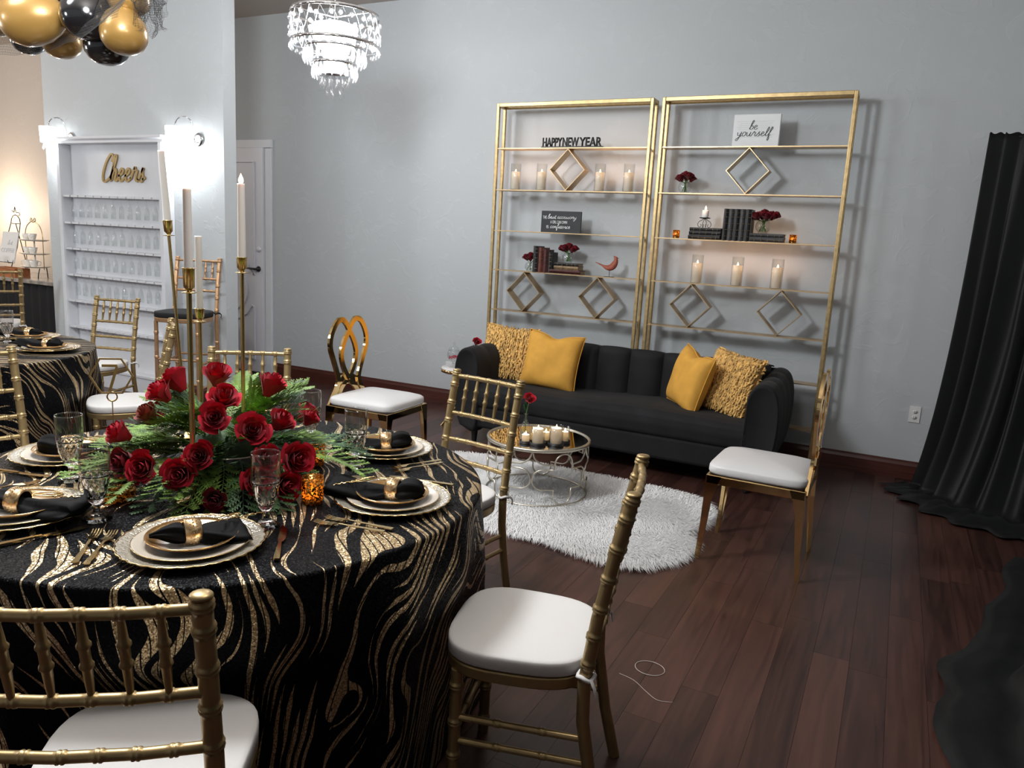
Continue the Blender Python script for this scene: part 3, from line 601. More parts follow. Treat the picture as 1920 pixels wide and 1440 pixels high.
SY_ = FY+FD/2
# signs
t = thing('letter_sign', 'black cut-out sign reading HAPPY NEW YEAR on the left gold shelf', 'sign', (-2.50, SY_, 2.309))
obj('base_strip', MB().box((0, 0, .008), (.53, .03, .016)), 'iron', t)
words = [('HAPPY', -.172, .172), ('NEW', -.011, .140), ('YEAR', .160, .190)]
for wd, xx, sx in words: obj('lettering', text_mesh(wd, sx, .072, .006, .02), 'iron', t, loc=(xx, .006, .014))
t = thing('black_quote_sign', 'small black board sign with white lettering about confidence on the left shelf', 'sign', (-2.545, SY_-.01, 1.639))
obj('board', MB().box((0, 0, .087), (.355, .016, .174)), 'black', t, bev=.002, seg=1)
yf = -.0095
for wd, xx, zz, sz, sx in (('THE', -.145, .108, .034, .026), ('A GIRL CAN OWN', -.018, .072, .150, .025), ('IS', -.116, .033, .020, .024)): obj('block_lettering', text_mesh(wd, sz, sx, .0004, .012), 'inkw', t, loc=(xx, yf, zz))
mb = MB(); script_text(mb, 'best', -.120, -.045, .112, .0175, .0045, .001, yf, .35); script_text(mb, 'accessory', -.034, .135, .114, .0175, .0030, .001, yf, .35); script_text(mb, 'confidence', -.094, .084, .036, .0175, .0036, .001, yf, .35); obj('script_lettering', mb, 'inkw', t)
t = thing('white_quote_sign', 'white block sign with black script be yourself on the right gold shelf', 'sign', (-1.063, SY_-.015, 2.309))
obj('board', MB().box((0, 0, .112), (.325, .034, .224)), 'paper', t, bev=.003, seg=1)
yf = -.0178; mb = MB()
for k in range(9): mb.box((-.005+.004*math.sin(k*2.1), yf, .066+k*.0135), (.24+.02*math.sin(k*1.7), .0004, .0022))
obj('faint_print_lines', mb, 'pale', t)
mb = MB(); script_text(mb, 'be', -.050, .006, .118, .030, .0046, .001, yf-.0006, .3); script_text(mb, 'yourself', -.135, .105, .072, .030, .0046, .001, yf-.0006, .3); obj('script_lettering', mb, 'ink', t)
# candles in glass
CG = 'glass cylinder candles on the gold shelves'
FLAME = MB().lathe([(0, 0), (.0035, .004), (.0052, .010), (.0045, .017), (.002, .025), (0, .031)], 10).mesh('flame'); FLAME.materials.append(M['flame'])
def candle_body(r, h_, dip=.02): return MB().lathe([(0, .001), (r*.97, .001), (r, .004), (r, h_-.004), (r*.96, h_), (r*.86, h_-.003), (r*.78, h_-dip), (0, h_-dip-.002)], 24)
def glass_cyl(r, h_, th=.0022): return MB().lathe([(0, 0), (r, 0), (r, h_), (r-th, h_), (r-th, .004), (0, .004)], 24)
def pillar(label, x, z, h_=.145, gh=.215, r=.036, power=1.7, y=SY_-.012):
    t = thing('pillar_candle', label, 'candle', (x, y, z), group=CG)
    obj('glass_cylinder', glass_cyl(r+.007, gh), 'glass', t)
    wx = obj('wax_candle', candle_body(r, h_, .045), 'wax', t, loc=(0, 0, .0045)); f = obj('flame', FLAME, None, wx, loc=(0, 0, h_-.012)); f.scale = (1.3, 1.3, 1.1)
    lamp('candle_light', (x, y, z+h_+.016), power*.75, (1, .58, .36), .012); lamp('candle_light', (x, y, z+h_-.022), power*.62, (1, .66, .38), .006); return t
for x, nm in ((-2.985, 'first from the left on the left gold shelf'), (-2.745, 'left of the top diamond on the left gold shelf'), (-2.235, 'right of the top diamond on the left gold shelf'), (-1.995, 'last on the right end of the left gold shelf')): pillar('lit white pillar candle in glass, '+nm, x, 1.9735)
for x, nm in ((-1.395, 'leftmost'), (-1.095, 'middle'), (-.81, 'rightmost')): pillar('lit white pillar candle in glass, %s of three on the right shelf' % nm, x, 1.3085, .15, .215)
# roses
def rose_mesh(seed, R=.035, open_=1.0):
    r = random.Random(seed); mb = MB()
    for k in range(23):
        t = k/22; ang = k*2.399+r.uniform(-.2, .2); rad = R*(.10+.86*t**.85); hgt = R*(1.25-.42*t); tilt = (.05+.75*t*t)*open_; wd = R*(.55+.75*t)
        def pf(u, v, ang=ang, rad=rad, hgt=hgt, tilt=tilt, wd=wd, t=t, ph=r.uniform(0, 6)):
            a = (u-.5)*2; span = min(1.5, wd/rad*.55) if rad > R*.15 else 1.6
            th = ang+a*span*(1-.25*v*v); cup = math.sin(v*PI*.5)
            rr = rad*(.30+.62*cup)+tilt*R*.55*v**3+R*.02*math.sin(3*a+ph)*v
            z = -R*.75+(hgt+R*.5)*v*(1-.13*abs(a)**2.5*v)-tilt*R*.36*v**5
            return (rr*math.cos(th), rr*math.sin(th), z)
        mb.grid(pf, 5, 5)
    mb.lathe([(0, -.8*R), (.28*R, -.82*R), (.34*R, -.6*R), (.2*R, -.35*R), (0, -.3*R)], 8)
    return mb.mesh('rose')
ROSES = [rose_mesh(i, .035, o_) for i, o_ in enumerate((1.0, .8, .55))]
for q in ROSES: q.materials.append(M['rose'])
DROSES = [rose_mesh(20+i, .035, .9) for i in range(2)]
for q in DROSES: q.materials.append(M['darkrose'])
BROSE = rose_mesh(33, .035, .6); BROSE.materials.append(M['bronze'])
def aim(o, d, spin=0):
    q = Vector(d).to_track_quat('Z', 'Y'); o.rotation_mode = 'QUATERNION'; o.rotation_quaternion = q @ Quaternion((0, 0, 1), spin); return o
VG = 'glass bubble vases of dark red roses'
def vase(label, x, z, r, n, spread, stems_up, y=SY_-.005, seed=1, big=1):
    t = thing('rose_vase', label, 'vase', (x, y, z), group=VG); rr = random.Random(seed)
    prof = [(0, 0), (r*.55, 0)]+[(r*math.sin(a), r*.93-r*.93*math.cos(a)) for a in [.7+.13*k for k in range(14)]]
    prof += [(a-.002 if a > .003 else 0, b+(.003 if b < .01 else 0)) for a, b in reversed(prof)]
    obj('bubble_bowl', MB().lathe(prof, 24), 'glass', t)
    for k in range(n):
        a = 2*PI*k/max(1, n-1)+.3 if k < n-1 else 0; q = spread*(1 if k < n-1 else 0)*rr.uniform(.85, 1.1)
        p = Vector((q*math.cos(a), q*math.sin(a)*.75, r*1.9+stems_up+(.02 if k == n-1 else rr.uniform(-.008, .012))))
        o_ = obj('rose', DROSES[k % 2], None, t, loc=p); o_.scale = (.92*big,)*3; aim(o_, (p.x*7, p.y*7-.25, .8), k)
        b = Vector((rr.uniform(-.3, .3)*r-p.x*.3, rr.uniform(-.3, .3)*r, r*.25)); obj('stem', MB().tube([p+Vector((0, 0, -.02)), Vector((p.x*.15, p.y*.15, r*1.6)), b], .003, 6), 'stem', t)
    for k in range(3):
        a = 2.1*k+seed; obj('leaf', leaf_mesh, None, t, loc=(spread*.7*math.cos(a), spread*.5*math.sin(a), r*1.9+stems_up-.022), rot=(.5, .3, a))
    return t
def leaf_grid(u, v):
    wd = .016*math.sin(PI*min(1, v*1.02))**.8; return ((u-.5)*2*wd, v*.055, .006*math.sin(PI*v)-.25*abs(u-.5)*wd)
leaf_mesh = MB().grid(leaf_grid, 4, 8).mesh('leaf'); leaf_mesh.materials.append(M['leaf'])
vase('bubble vase of dark red roses at left end of left shelf, beside upright books', -2.80, 1.3085, .046, 5, .038, .025, SY_-.02, 2)
vase('bubble vase of dark red roses on a stack of three books, left shelf', -2.465, 1.398, .050, 7, .055, .02, SY_, 3)
vase('bubble vase of dark red roses high on the right shelf, left of the diamond', -1.55, 1.9735, .050, 6, .052, .022, SY_, 4)
vase('large bunch of dark red roses in bubble vase on two flat books, right shelf', -.945, 1.700, .055, 9, .082, .02, SY_-.01, 5, 1.05)
# books
def book(label, loc, dim, m, flat=False, rz=0, group='old books on the gold shelves', spine='-y', tilt=0):
    """dim: thickness, depth (spine to fore-edge), height ; upright with the spine towards local -y"""
    t = thing('book', label, 'book', loc, rz, group); th, dp, h_ = dim
    R_ = Tm() if not flat else Tm((0, 0, 0), (0, PI/2, 0)) @ Tm((-th/2, 0, -h_/2))
    def put(name, mb, mm, bev=0):
        for i, v in enumerate(mb.v): mb.v[i] = tuple(R_ @ Vector(v))
        return obj(name, mb, mm, t, bev=bev, seg=1)
    mb = MB()
    for s in (-1, 1): mb.box((s*(th/2-.0015), 0, h_/2), (.003, dp, h_))
    put('cover', mb, m)
    sp = MB().tube([(0, -dp/2+.003, .0), (0, -dp/2+.003, h_)], th/2*.99, 12, flat=.55)
    put('spine', sp, m)
    rb_ = MB()
    for k in (.14, .34, .54, .74, .88): rb_.tube([(-th/2, -dp/2+.002, h_*k), (-th*.25, -dp/2-th*.22, h_*k), (th*.25, -dp/2-th*.22, h_*k), (th/2, -dp/2+.002, h_*k)], .0022, 5)
    put('spine_band', rb_, 'gilt' if m in ('book', 'grey') else m)
    put('page_block', MB().box((0, .002, h_/2), (th-.006, dp-.012, h_-.008)), 'page')
    return t
yb_ = SY_
zs_ = 1.3085
book('tall black upright book, leftmost on the left gold shelf', (-2.735, yb_-.0, zs_), (.045, .12, .215), 'book')
book('brown upright book second from left on the left gold shelf', (-2.685, yb_-.0, zs_), (.044, .12, .205), 'brown')
book('oxblood upright book third from left on the left gold shelf', (-2.641, yb_+.0, zs_), (.038, .12, .190), 'oxblood')
book('short black upright book right end of the left shelf upright row', (-2.603, yb_+.004, zs_), (.032, .12, .170), 'book')
zc = zs_
for th, ln, mm, lab, dx in ((.034, .27, 'oxblood', 'oxblood book lying at the bottom of the left shelf stack', -.01), (.030, .215, 'tan', 'tan paged book in the middle of the left shelf stack', .0), (.025, .21, 'book', 'black book topmost of the left shelf stack under a vase', .0)):
    book(lab, (-2.455+dx, yb_, zc), (th, .12, ln), mm, True); zc += th+.0005
zs_ = 1.6385; zc = zs_
for th, mm, lab, dx in ((.030, 'book', 'black book at the bottom of the three-book stack, right gold shelf', 0), (.028, 'book', 'black book in the middle of the three-book stack, right gold shelf', .004), (.026, 'book', 'black book topmost of the three under the small candle stand', .006)):
    book(lab, (-1.355+dx, yb_-.005, zc), (th, .125, .235), mm, True); zc += th+.0005
zcand = zc
for k in range(5): book('black leather upright book, %s in the row of five on the right shelf' % ('leftmost', 'second from left', 'middle', 'second from right', 'rightmost')[k], (-1.205+k*.0405, yb_, zs_), (.039, .125, .228), 'book' if k % 2 == 0 else 'grey')
zc = zs_
for th, lab in ((.031, 'grey-black book, lower of two lying right of the five upright books'), (.029, 'grey-black book, upper of two, under the large rose bunch')):
    book(lab, (-.905, yb_-.005, zc), (th, .12, .235), 'grey', True); zc += th+.0005
# bird
t = thing('bird_figurine', 'terracotta bird figurine on a thin rod at the left shelf', 'figurine', (-2.10, SY_, 1.3085))
obj('stand_plate', MB().box((0, 0, .002), (.07, .05, .004)), 'iron', t); obj('rod', MB().tube([(0, 0, .003), (.0, 0, .05)], .0025, 6), 'iron', t)
body = [(-.125, .112), (-.085, .098), (-.055, .085), (-.025, .072), (.005, .072), (.03, .088), (.045, .115), (.05, .138), (.045, .158), (.028, .168)]
obj('body', MB().tube([(a, 0, b) for a, b in body], [.003, .006, .009, .022, .032, .036, .030, .021, .018, .004], 14, flat=.8), 'terracotta', t, sub=1)
obj('beak', MB().tube([(.052, 0, .156), (.072, 0, .153)], [.006, .001], 8), 'terracotta', t)
# candle stand on the black books
t = thing('candle_stand', 'small black scroll candle stand on the topmost black book', 'candle holder', (-1.375, SY_, zcand))
mb = MB()
for k in range(4):
    a = PI/2*k+.5; q = Matrix.Rotation(a, 4, 'Z')
    mb.tube([q @ Vector(p) for p in [(.004, 0, .068), (.02, 0, .058), (.042, 0, .046), (.052, 0, .028), (.046, 0, .01), (.036, 0, .004), (.026, 0, .010), (.024, 0, .022), (.031, 0, .027)]], .0021, 6)
obj('scroll_legs', mb, 'iron', t); obj('drip_plate', MB().lathe([(0, .066), (.038, .071), (.042, .075), (.040, .076), (0, .070)], 20), 'iron', t)
t = thing('small_pillar_candle', 'short lit white candle standing on the scroll candle stand', 'candle', (-1.375, SY_, zcand+.0765))
obj('wax_candle', MB().lathe([(0, 0), (.024, 0), (.025, .004), (.025, .050), (.022, .054), (0, .052)], 18), 'taper', t); f = obj('flame', FLAME, None, t, loc=(0, 0, .052)); f.scale = (1.3, 1.3, 1.15); lamp('candle_light', (-1.375, SY_-.03, zcand+.165), .18, (1, .6, .3), .01)
# amber votives
AG = 'amber mercury glass votives'
def votive(label, x, y, z, r=.026, h_=.062, p=.16):
    t = thing('amber_votive', label, 'votive', (x, y, z), group=AG)
    obj('glass_cup', MB().lathe([(0, 0), (r*.93, 0), (r*.93, .006), (r*.9, .008), (r, .012), (r, h_), (r-.002, h_), (r-.002, .010), (0, .010)], 24), 'amber', t)
    wx = obj('tea_light', MB().lathe([(0, .0105), (r*.75, .0105), (r*.75, .022), (0, .020)], 16), 'wax', t); f = obj('flame', FLAME, None, wx, loc=(0, 0, .021)); f.scale = (1.1, 1.1, .95)
    lamp('votive_light', (x, y, z+.036), p, (1, .55, .2), .007); return t
votive('small amber votive at left end of the right gold shelf', -1.58, SY_-.01, 1.6385)
votive('small amber votive right of the grey-black flat books', -.73, SY_-.01, 1.6385)

# ------------------------------------------------------------------ rug, coffee table
RO = [(-2.74, 4.60), (-2.31, 4.70), (-1.9, 4.72), (-1.4, 4.71), (-.97, 4.67), (-.79, 4.41), (-.84, 4.10), (-.86, 4.00), (-.79, 3.88), (-.80, 3.62), (-.944, 3.41), (-1.156, 3.36), (-1.35, 3.41), (-1.54, 3.45), (-1.84, 3.42), (-2.09, 3.50), (-2.45, 3.52), (-2.72, 3.75), (-2.80, 4.2)]
ro = [(p.x, p.y) for p in cat_rom(RO, 3, True)]
RUG = thing('fur_rug', 'white shaggy faux-fur rug under the mirrored coffee table', 'rug', (-1.8, 4.05, 0))
base_poly = [(-1.8+(a+1.8)*.97-(-1.8), 4.05+(b-4.05)*.95-4.05) for a, b in ro]
obj('backing', MB().extrude(base_poly, .012, 'z', Tm((0, 0, .001))), 'fur', RUG)
def inside(x, y, P):
    c = False; j = len(P)-1
    for i in range(len(P)):
        if (P[i][1] > y) != (P[j][1] > y) and x < (P[j][0]-P[i][0])*(y-P[i][1])/(P[j][1]-P[i][1])+P[i][0]: c = not c
        j = i
    return c
fr_ = random.Random(4); V = []; F = []; cnt = 0
while cnt < 75000:
    x, y = fr_.uniform(-1.05, 1.06), fr_.uniform(-.72, .72)
    if not inside(x, y, base_poly): continue
    n1 = noise.noise((x*3.2, y*3.2, 1.3)); a = math.atan2(y*1.6, x*.7)+n1*1.6
    ed = 1.35 if not inside(x*1.06, y*1.08, base_poly) else 1
    if ed > 1: a = math.atan2(y*1.4, x)+fr_.uniform(-.5, .5)
    L = fr_.uniform(.042, .075)*ed; dx, dy = math.cos(a+fr_.uniform(-.4, .4))*L, math.sin(a+fr_.uniform(-.4, .4))*L; wx, wy = -dy/L*.0016, dx/L*.0016; hz = .012+fr_.uniform(.010, .026)
    o_ = len(V); V += [(x-wx, y-wy, .011), (x+wx, y+wy, .011), (x+dx*.45-wx*.8, y+dy*.45-wy*.8, hz), (x+dx*.45+wx*.8, y+dy*.45+wy*.8, hz), (x+dx, y+dy, hz*.75 if ed == 1 else .010)]
    F += [(o_, o_+1, o_+3, o_+2), (o_+2, o_+3, o_+4)]; cnt += 1
me = bpy.data.meshes.new('fur'); me.from_pydata(V, [], F); me.materials.append(M['fur']); o = link('fur', me, RUG); o['kind'] = 'stuff'
CTX, CTY, CTZ = -1.86, 4.15, .375
t = thing('coffee_table', 'round mirrored coffee table with silver quatrefoil wire sides on the fur rug', 'coffee table', (CTX, CTY, 0))
R_ = .318
ring = lambda r, z, rad, n=48: MB().tube([(r*math.cos(2*PI*i/n), r*math.sin(2*PI*i/n), z) for i in range(n)], rad, 8, closed=True)
obj('top_rim', MB().lathe([(R_-.014, CTZ-.02), (R_, CTZ-.02), (R_+.003, CTZ-.01), (R_, CTZ), (R_-.014, CTZ), (R_-.014, CTZ-.02)], 64), 'silver', t)
obj('mirror_top', MB().extrude([((R_-.0135)*math.cos(2*PI*k/64), (R_-.0135)*math.sin(2*PI*k/64)) for k in range(64)], .006, 'z', Tm((0, 0, CTZ-.012))), 'mirror', t)
obj('base_ring', ring(R_-.006, .034, .006), 'silver', t)
def wrap(p, ang, r=R_-.008): return (r*math.cos(ang+p[0]/r), r*math.sin(ang+p[0]/r), p[1])
NQ = 5; zc_ = .192; cw_ = 2*PI*(R_-.008)/NQ; lx = cw_/2-.064
def lobe(c, a0): return [(c[0]+.060*math.cos(a0+PI*i/10), c[1]+.060*math.sin(a0+PI*i/10)) for i in range(11)]
QF = [(.06, .06)]+lobe((0, .094), 0)+[(-.06, .06)]+lobe((-lx, 0), PI/2)+[(-.06, -.06)]+lobe((0, -.094), PI)+[(.06, -.06)]+lobe((lx, 0), -PI/2)
for k in range(NQ):
    ang = 2*PI*k/NQ-.62
    obj('quatrefoil', MB().tube([wrap((x, zc_+z), ang) for x, z in QF], .0052, 6, closed=True), 'silver', t)
    for s in (-1, 1):
        q = [(s*.004, CTZ-.022), (s*.018, CTZ-.06), (s*.06, CTZ-.088), (s*.118, CTZ-.094), (s*.130, CTZ-.10), (s*.132, zc_+.062)]
        obj('scroll', MB().tube([wrap((p.x, p.y), ang+PI/NQ) for p in cat_rom(q, 4)], .0052, 6), 'silver', t)
TZ = CTZ-.0055
t = thing('candle_tray', 'black linked-ring candle holder on the mirrored coffee table', 'candle holder', (CTX, CTY, TZ))
cups = [(-.008, -.174, .028, .076, .052, 'small left'), (.065, -.16, .040, .108, .098, 'large middle-left'), (.080, -.076, .026, .092, .062, 'slim middle'), (.156, -.10, .040, .114, .103, 'large right'), (.180, -.022, .026, .096, .070, 'slim far right')]
rr_ = Matrix.Rotation(0, 4, 'Z')
pos = []
for x, y, r, gh, ch_, nm in cups:
    p = rr_ @ Vector((x, y, 0)); p = Vector((p.x, p.y, 0)); pos.append(p)
    obj('ring', MB().lathe([(r+.004, .0), (r+.009, .0), (r+.009, .016), (r+.004, .016), (r+.004, .0)], 24, Tm(p)), 'iron', t); obj('base_disc', MB().lathe([(0, 0), (r+.005, 0), (r+.005, .002), (0, .002)], 20, Tm(p)), 'iron', t)
for (x, y, r, gh, ch_, nm), p in zip(cups, pos):
    c = thing('glass_candle', 'lit ivory candle in clear glass cup, %s one in the black ring holder' % nm, 'candle', (CTX+p.x, CTY+p.y, TZ+.0025), group='candles in the black ring holder')
    obj('glass_cup', glass_cyl(r+.003, gh), 'glass', c); wx = obj('wax_candle', candle_body(r*.82, ch_-.006, .028), 'wax', c, loc=(0, 0, .0045)); f = obj('flame', FLAME, None, wx, loc=(0, 0, ch_-.016)); lamp('candle_light', (CTX+p.x, CTY+p.y, TZ+ch_-.016), 1.1, (1, .68, .35), .005)
def budvase(label, loc, sc=1, seed=0):
    t = thing('bud_vase', label, 'vase', loc); t.scale = (sc,)*3
    pr = [(0, 0), (.030, 0), (.034, .008), (.034, .03), (.026, .055), (.013, .078), (.010, .115), (.014, .125)]; obj('bottle', MB().lathe(pr+[(a-.002 if a > 0 else 0, b+(.003 if b < .01 else 0)) for a, b in reversed(pr)], 20), 'glass', t)
    p = Vector((.022, -.008, .225)); obj('stem', MB().tube([(0, 0, .01), (.0, 0, .12), (.01, -.003, .17), p-Vector((0, 0, .02))], .0028, 6), 'stem', t)
    o_ = obj('rose', ROSES[1], None, t, loc=p); o_.scale = (.95,)*3; aim(o_, (.5, -.6, .55))
    for k in range(4): obj('leaf', leaf_mesh, None, t, loc=(.002, 0, .135+.015*k), rot=(1.0+.15*k, 0, 1.2+k*.5))
    return t
budvase('slim clear bud vase with one red rose on the coffee table', (CTX-.115, CTY+.04, TZ))

# ------------------------------------------------------------------ side table left of sofa
t = thing('side_table', 'small round side table with white marble top and gold legs left of sofa', 'side table', (-3.14, 5.38, 0))
obj('marble_top', MB().lathe([(0, .478), (.172, .478), (.176, .484), (.176, .498), (.172, .502), (0, .502)], 40), 'marble', t)
obj('rim', MB().lathe([(.168, .466), (.180, .466), (.180, .492), (.1765, .492), (.1765, .477), (.168, .477), (.168, .466)], 40), 'mirrorgold', t)
for k in range(3):
    a = 2*PI*k/3+.55; obj('leg', MB().tube([(.15*math.cos(a), .15*math.sin(a), .468), (.06*math.cos(a+PI), .06*math.sin(a+PI), .25) if False else (.02*math.cos(a), .02*math.sin(a), .25), (-.16*math.cos(a), -.16*math.sin(a), .0)], .010, 8), 'mirrorgold', t)
t = thing('apothecary_jar', 'footed clear glass candy jar with red sweets on the marble side table', 'jar', (-3.20, 5.33, .5025))
pr = [(0, 0), (.038, 0), (.038, .004), (.010, .014), (.009, .04), (.03, .055), (.052, .08), (.056, .105), (.050, .13), (.044, .14)]
obj('jar', MB().lathe(pr+[(a-.0022 if a > .003 else 0, b+.003) for a, b in reversed(pr) if b >= .04]+[(0, .05)], 24), 'glass', t)
obj('lid', MB().lathe([(.046, .141), (.046, .147), (.035, .165), (.012, .178), (.007, .186), (.013, .198), (.010, .212), (0, .216)], 20), 'glass', t)
mb = MB(); rq = random.Random(5)
for k in range(40):
    a, q = rq.uniform(0, 2*PI), .042*math.sqrt(rq.random()); mb.lathe([(0, -.006), (.0055, -.003), (.0055, .003), (0, .006)], 6, Tm((q*math.cos(a), q*math.sin(a), .075+rq.uniform(0, .022))))
q = obj('red_candy', mb, 'candy', t); q['kind'] = 'stuff'
budvase('bud vase with red rose on the side table, mostly hidden by the sofa arm', (-3.06, 5.43, .5025), .98)

# ------------------------------------------------------------------ outlets
def outlet(label, x, z):
    t = thing('wall_outlet', label, 'outlet', (x, WY-.001, z)); obj('face_plate', MB().box((0, -.003, 0), (.072, .006, .117)), 'plastic', t, bev=.002)
    for s in (-1, 1):
        obj('socket', MB().lathe([(0, 0), (.0165, 0), (.0165, .003), (0, .003)], 18, Tm((0, -.006, s*.0205), (PI/2, 0, 0), (1, .82, 1))), 'plastic', t)
        mb = MB(); mb.box((-.006, -.0094, s*.0205+.003), (.0024, .001, .009)); mb.box((.006, -.0094, s*.0205+.003), (.0024, .001, .007)); mb.box((0, -.0094, s*.0205-.008), (.005, .001, .004)); obj('slots', mb, 'slot', t)
outlet('white wall outlet on the grey wall left of the black drape', .21, .483)
outlet('white wall outlet behind the glass candy jar', -3.69, .348)

# ------------------------------------------------------------------ drapes
def drape(label, top, bot, ztop, pleats, seed, amp=.03, pool=.16):
    t = thing('drape', label, 'drape', (0, 0, 0), group='black taffeta drapes on the right')
    Tp = cat_rom(top, 10); Bp = cat_rom(bot, 10); NU = 150; NV = 54
    def at(P, u): k = u*(len(P)-1); i = min(int(k), len(P)-2); return P[i].lerp(P[i+1], k-i)
    def f(u, v):
        a = at(Tp, u); b = at(Bp, u); g = .22*v+.78*v**5; p = a.lerp(b, g)
        tn = (at(Bp, min(1, u+.01))-at(Bp, max(0, u-.01))).normalized(); nn = Vector((tn.y, -tn.x, 0))
        w_ = math.sin(2*PI*pleats*u+2.2*noise.noise((u*7, seed, v*.8)))+.5*noise.noise((u*24, v*2.2, seed)); p = p+nn*amp*(.35+.9*v)*w_
        z = ztop*(1-v/.93)
        if v > .93:
            q = (v-.93)/.07; p = p+nn*pool*q; z = .012+.035*abs(noise.noise((u*16, q*2.5, seed)))*(1-q*.6)+.02*(1-q)
        z = max(z, .008)
        return (p.x, p.y, z+(.006*math.sin(2*PI*pleats*2*u) if v == 0 else 0))
    o_ = obj('panel', MB().grid(f, NU, NV), 'drape', t); q = o_.modifiers.new('solid', 'SOLIDIFY'); q.thickness = .002
    obj('hanging_rod', MB().tube([tuple(Tp[0]+Vector((0, .02, ztop-.02))), tuple(Tp[-1]+Vector((0, .02, ztop-.02)))], .014, 10), 'iron', t); return t
drape('black taffeta drape hanging along the back wall at right, pooling on floor', [(.385, 5.80), (.8, 5.82), (1.28, 5.82)], [(.22, 5.86), (.32, 5.58), (.55, 5.30), (.90, 5.18), (1.28, 5.25)], 2.375, 8, 1.7)
drape('black taffeta drape in right foreground with a fold flaring onto the floor', [(1.02, 4.4), (1.05, 2.8), (1.05, 1.2)], [(.78, 4.72), (.58, 3.8), (.38, 3.15), (.37, 2.55), (.45, 1.9), (.8, 1.2)], 2.4, 6, 4.1, .016, .05)
drape('black taffeta drape along the right side wall, behind the camera', [(1.15, 1.1), (1.15, -1.0), (1.15, -3.4)], [(1.0, 1.1), (.98, -1.0), (1.0, -3.4)], 2.4, 14, 6.3, .04, -.08)

# ------------------------------------------------------------------ chandelier
t = thing('chandelier', 'tiered round crystal chandelier glowing white, hung on a rod from the ceiling', 'chandelier', (CHX, CHY, 1.53*(1-1.235))); t.scale = (1.235,)*3; CZL = (CZ-1.53*(1-1.235))/1.235
zt, zm = 2.70, 2.545
obj('rod', MB().tube([(0, 0, zt-.02), (0, 0, CZL-.02)], .007, 8).lathe([(0, CZL-.03), (.05, CZL-.025), (.05, CZL-.0005), (0, CZL-.0005)], 20), 'chrome', t)
def hoop(r, z, h_=.016, th=.004): return MB().lathe([(r, z), (r+th, z), (r+th, z+h_), (r, z+h_), (r, z)], 48)
sp = MB()
for k in range(3): a = 2*PI*k/3; sp.tube([(0, 0, zt), (.235*math.cos(a), .235*math.sin(a), zt+.006)], .004, 6)
obj('spoke', sp, 'chrome', t)
for nm, r, z in (('top_ring', .238, zt), ('middle_ring', .238, zm), ('second_ring', .165, zm-.02), ('lower_ring', .118, zm-.10)): obj(nm, hoop(r, z), 'chrome', t)
drop = MB().lathe([(0, 0), (.006, .005), (.0105, .014), (.0075, .028), (.002, .038), (0, .039)], 8).mesh('crystal_drop'); drop.materials.append(M['frost'])
bead = MB().lathe([(0, -.011), (.0075, -.008), (.011, 0), (.0075, .008), (0, .011)], 8).mesh('crystal_bead'); bead.materials.append(M['frost'])
rc = random.Random(3); lattice = MB(); sm = MB()
for k in range(26):
    a = 2*PI*k/26; a2 = a+2*PI/26; c_ = lambda an, z: (.24*math.cos(an), .24*math.sin(an), z)
    lattice.tube([c_(a, zt), c_((a+a2)/2, (zt+zm)/2+.03), c_(a2, zm+.016)], .0022, 4); lattice.tube([c_(a2, zt), c_((a+a2)/2, (zt+zm)/2-.02), c_(a, zm+.016)], .0022, 4)
    for z in (zt-.03, (zt+zm)/2, zm+.035): sm.lathe([(0, -.014), (.008, -.010), (.014, 0), (.008, .010), (0, .014)], 7, Tm(c_(a+rc.uniform(-.08, .08), z+rc.uniform(-.012, .012))))
obj('wire_lattice', lattice, 'chrome', t); q = obj('crystal_beads', sm, 'frost', t); q['kind'] = 'stuff'
def crystals(r, z, n, L):
    for k in range(n):
        a = 2*PI*k/n+rc.uniform(-.05, .05); x, y = r*math.cos(a), r*math.sin(a)
        obj('crystal_drop', drop, None, t, loc=(x, y, z-L), rot=(0, 0, rc.random()*3)).scale = (1.15, 1.15, L/.039)
crystals(.238, zm, 30, .032); crystals(.165, zm-.02, 26, .075); crystals(.118, zm-.10, 20, .07); crystals(.075, zm-.15, 12, .07); crystals(.04, zm-.20, 5, .075)
obj('lower_plate', MB().lathe([(0, zm-.155), (.08, zm-.155), (.08, zm-.15), (0, zm-.15)], 20), 'chrome', t)
obj('lamp_core', MB().lathe([(0, zm-.13), (.045, zm-.13), (.055, zm-.04), (.11, zm+.03), (.125, zt-.05), (.06, zt-.03), (0, zt-.03)], 28), 'core', t)
for k in range(0): a = 2*PI*k/6; obj('bulb', MB().lathe([(0, 0), (.012, .005), (.022, .03), (.018, .055), (.006, .075), (0, .078)], 12, Tm((.10*math.cos(a), .10*math.sin(a), zm+.03))), 'bulb', t)

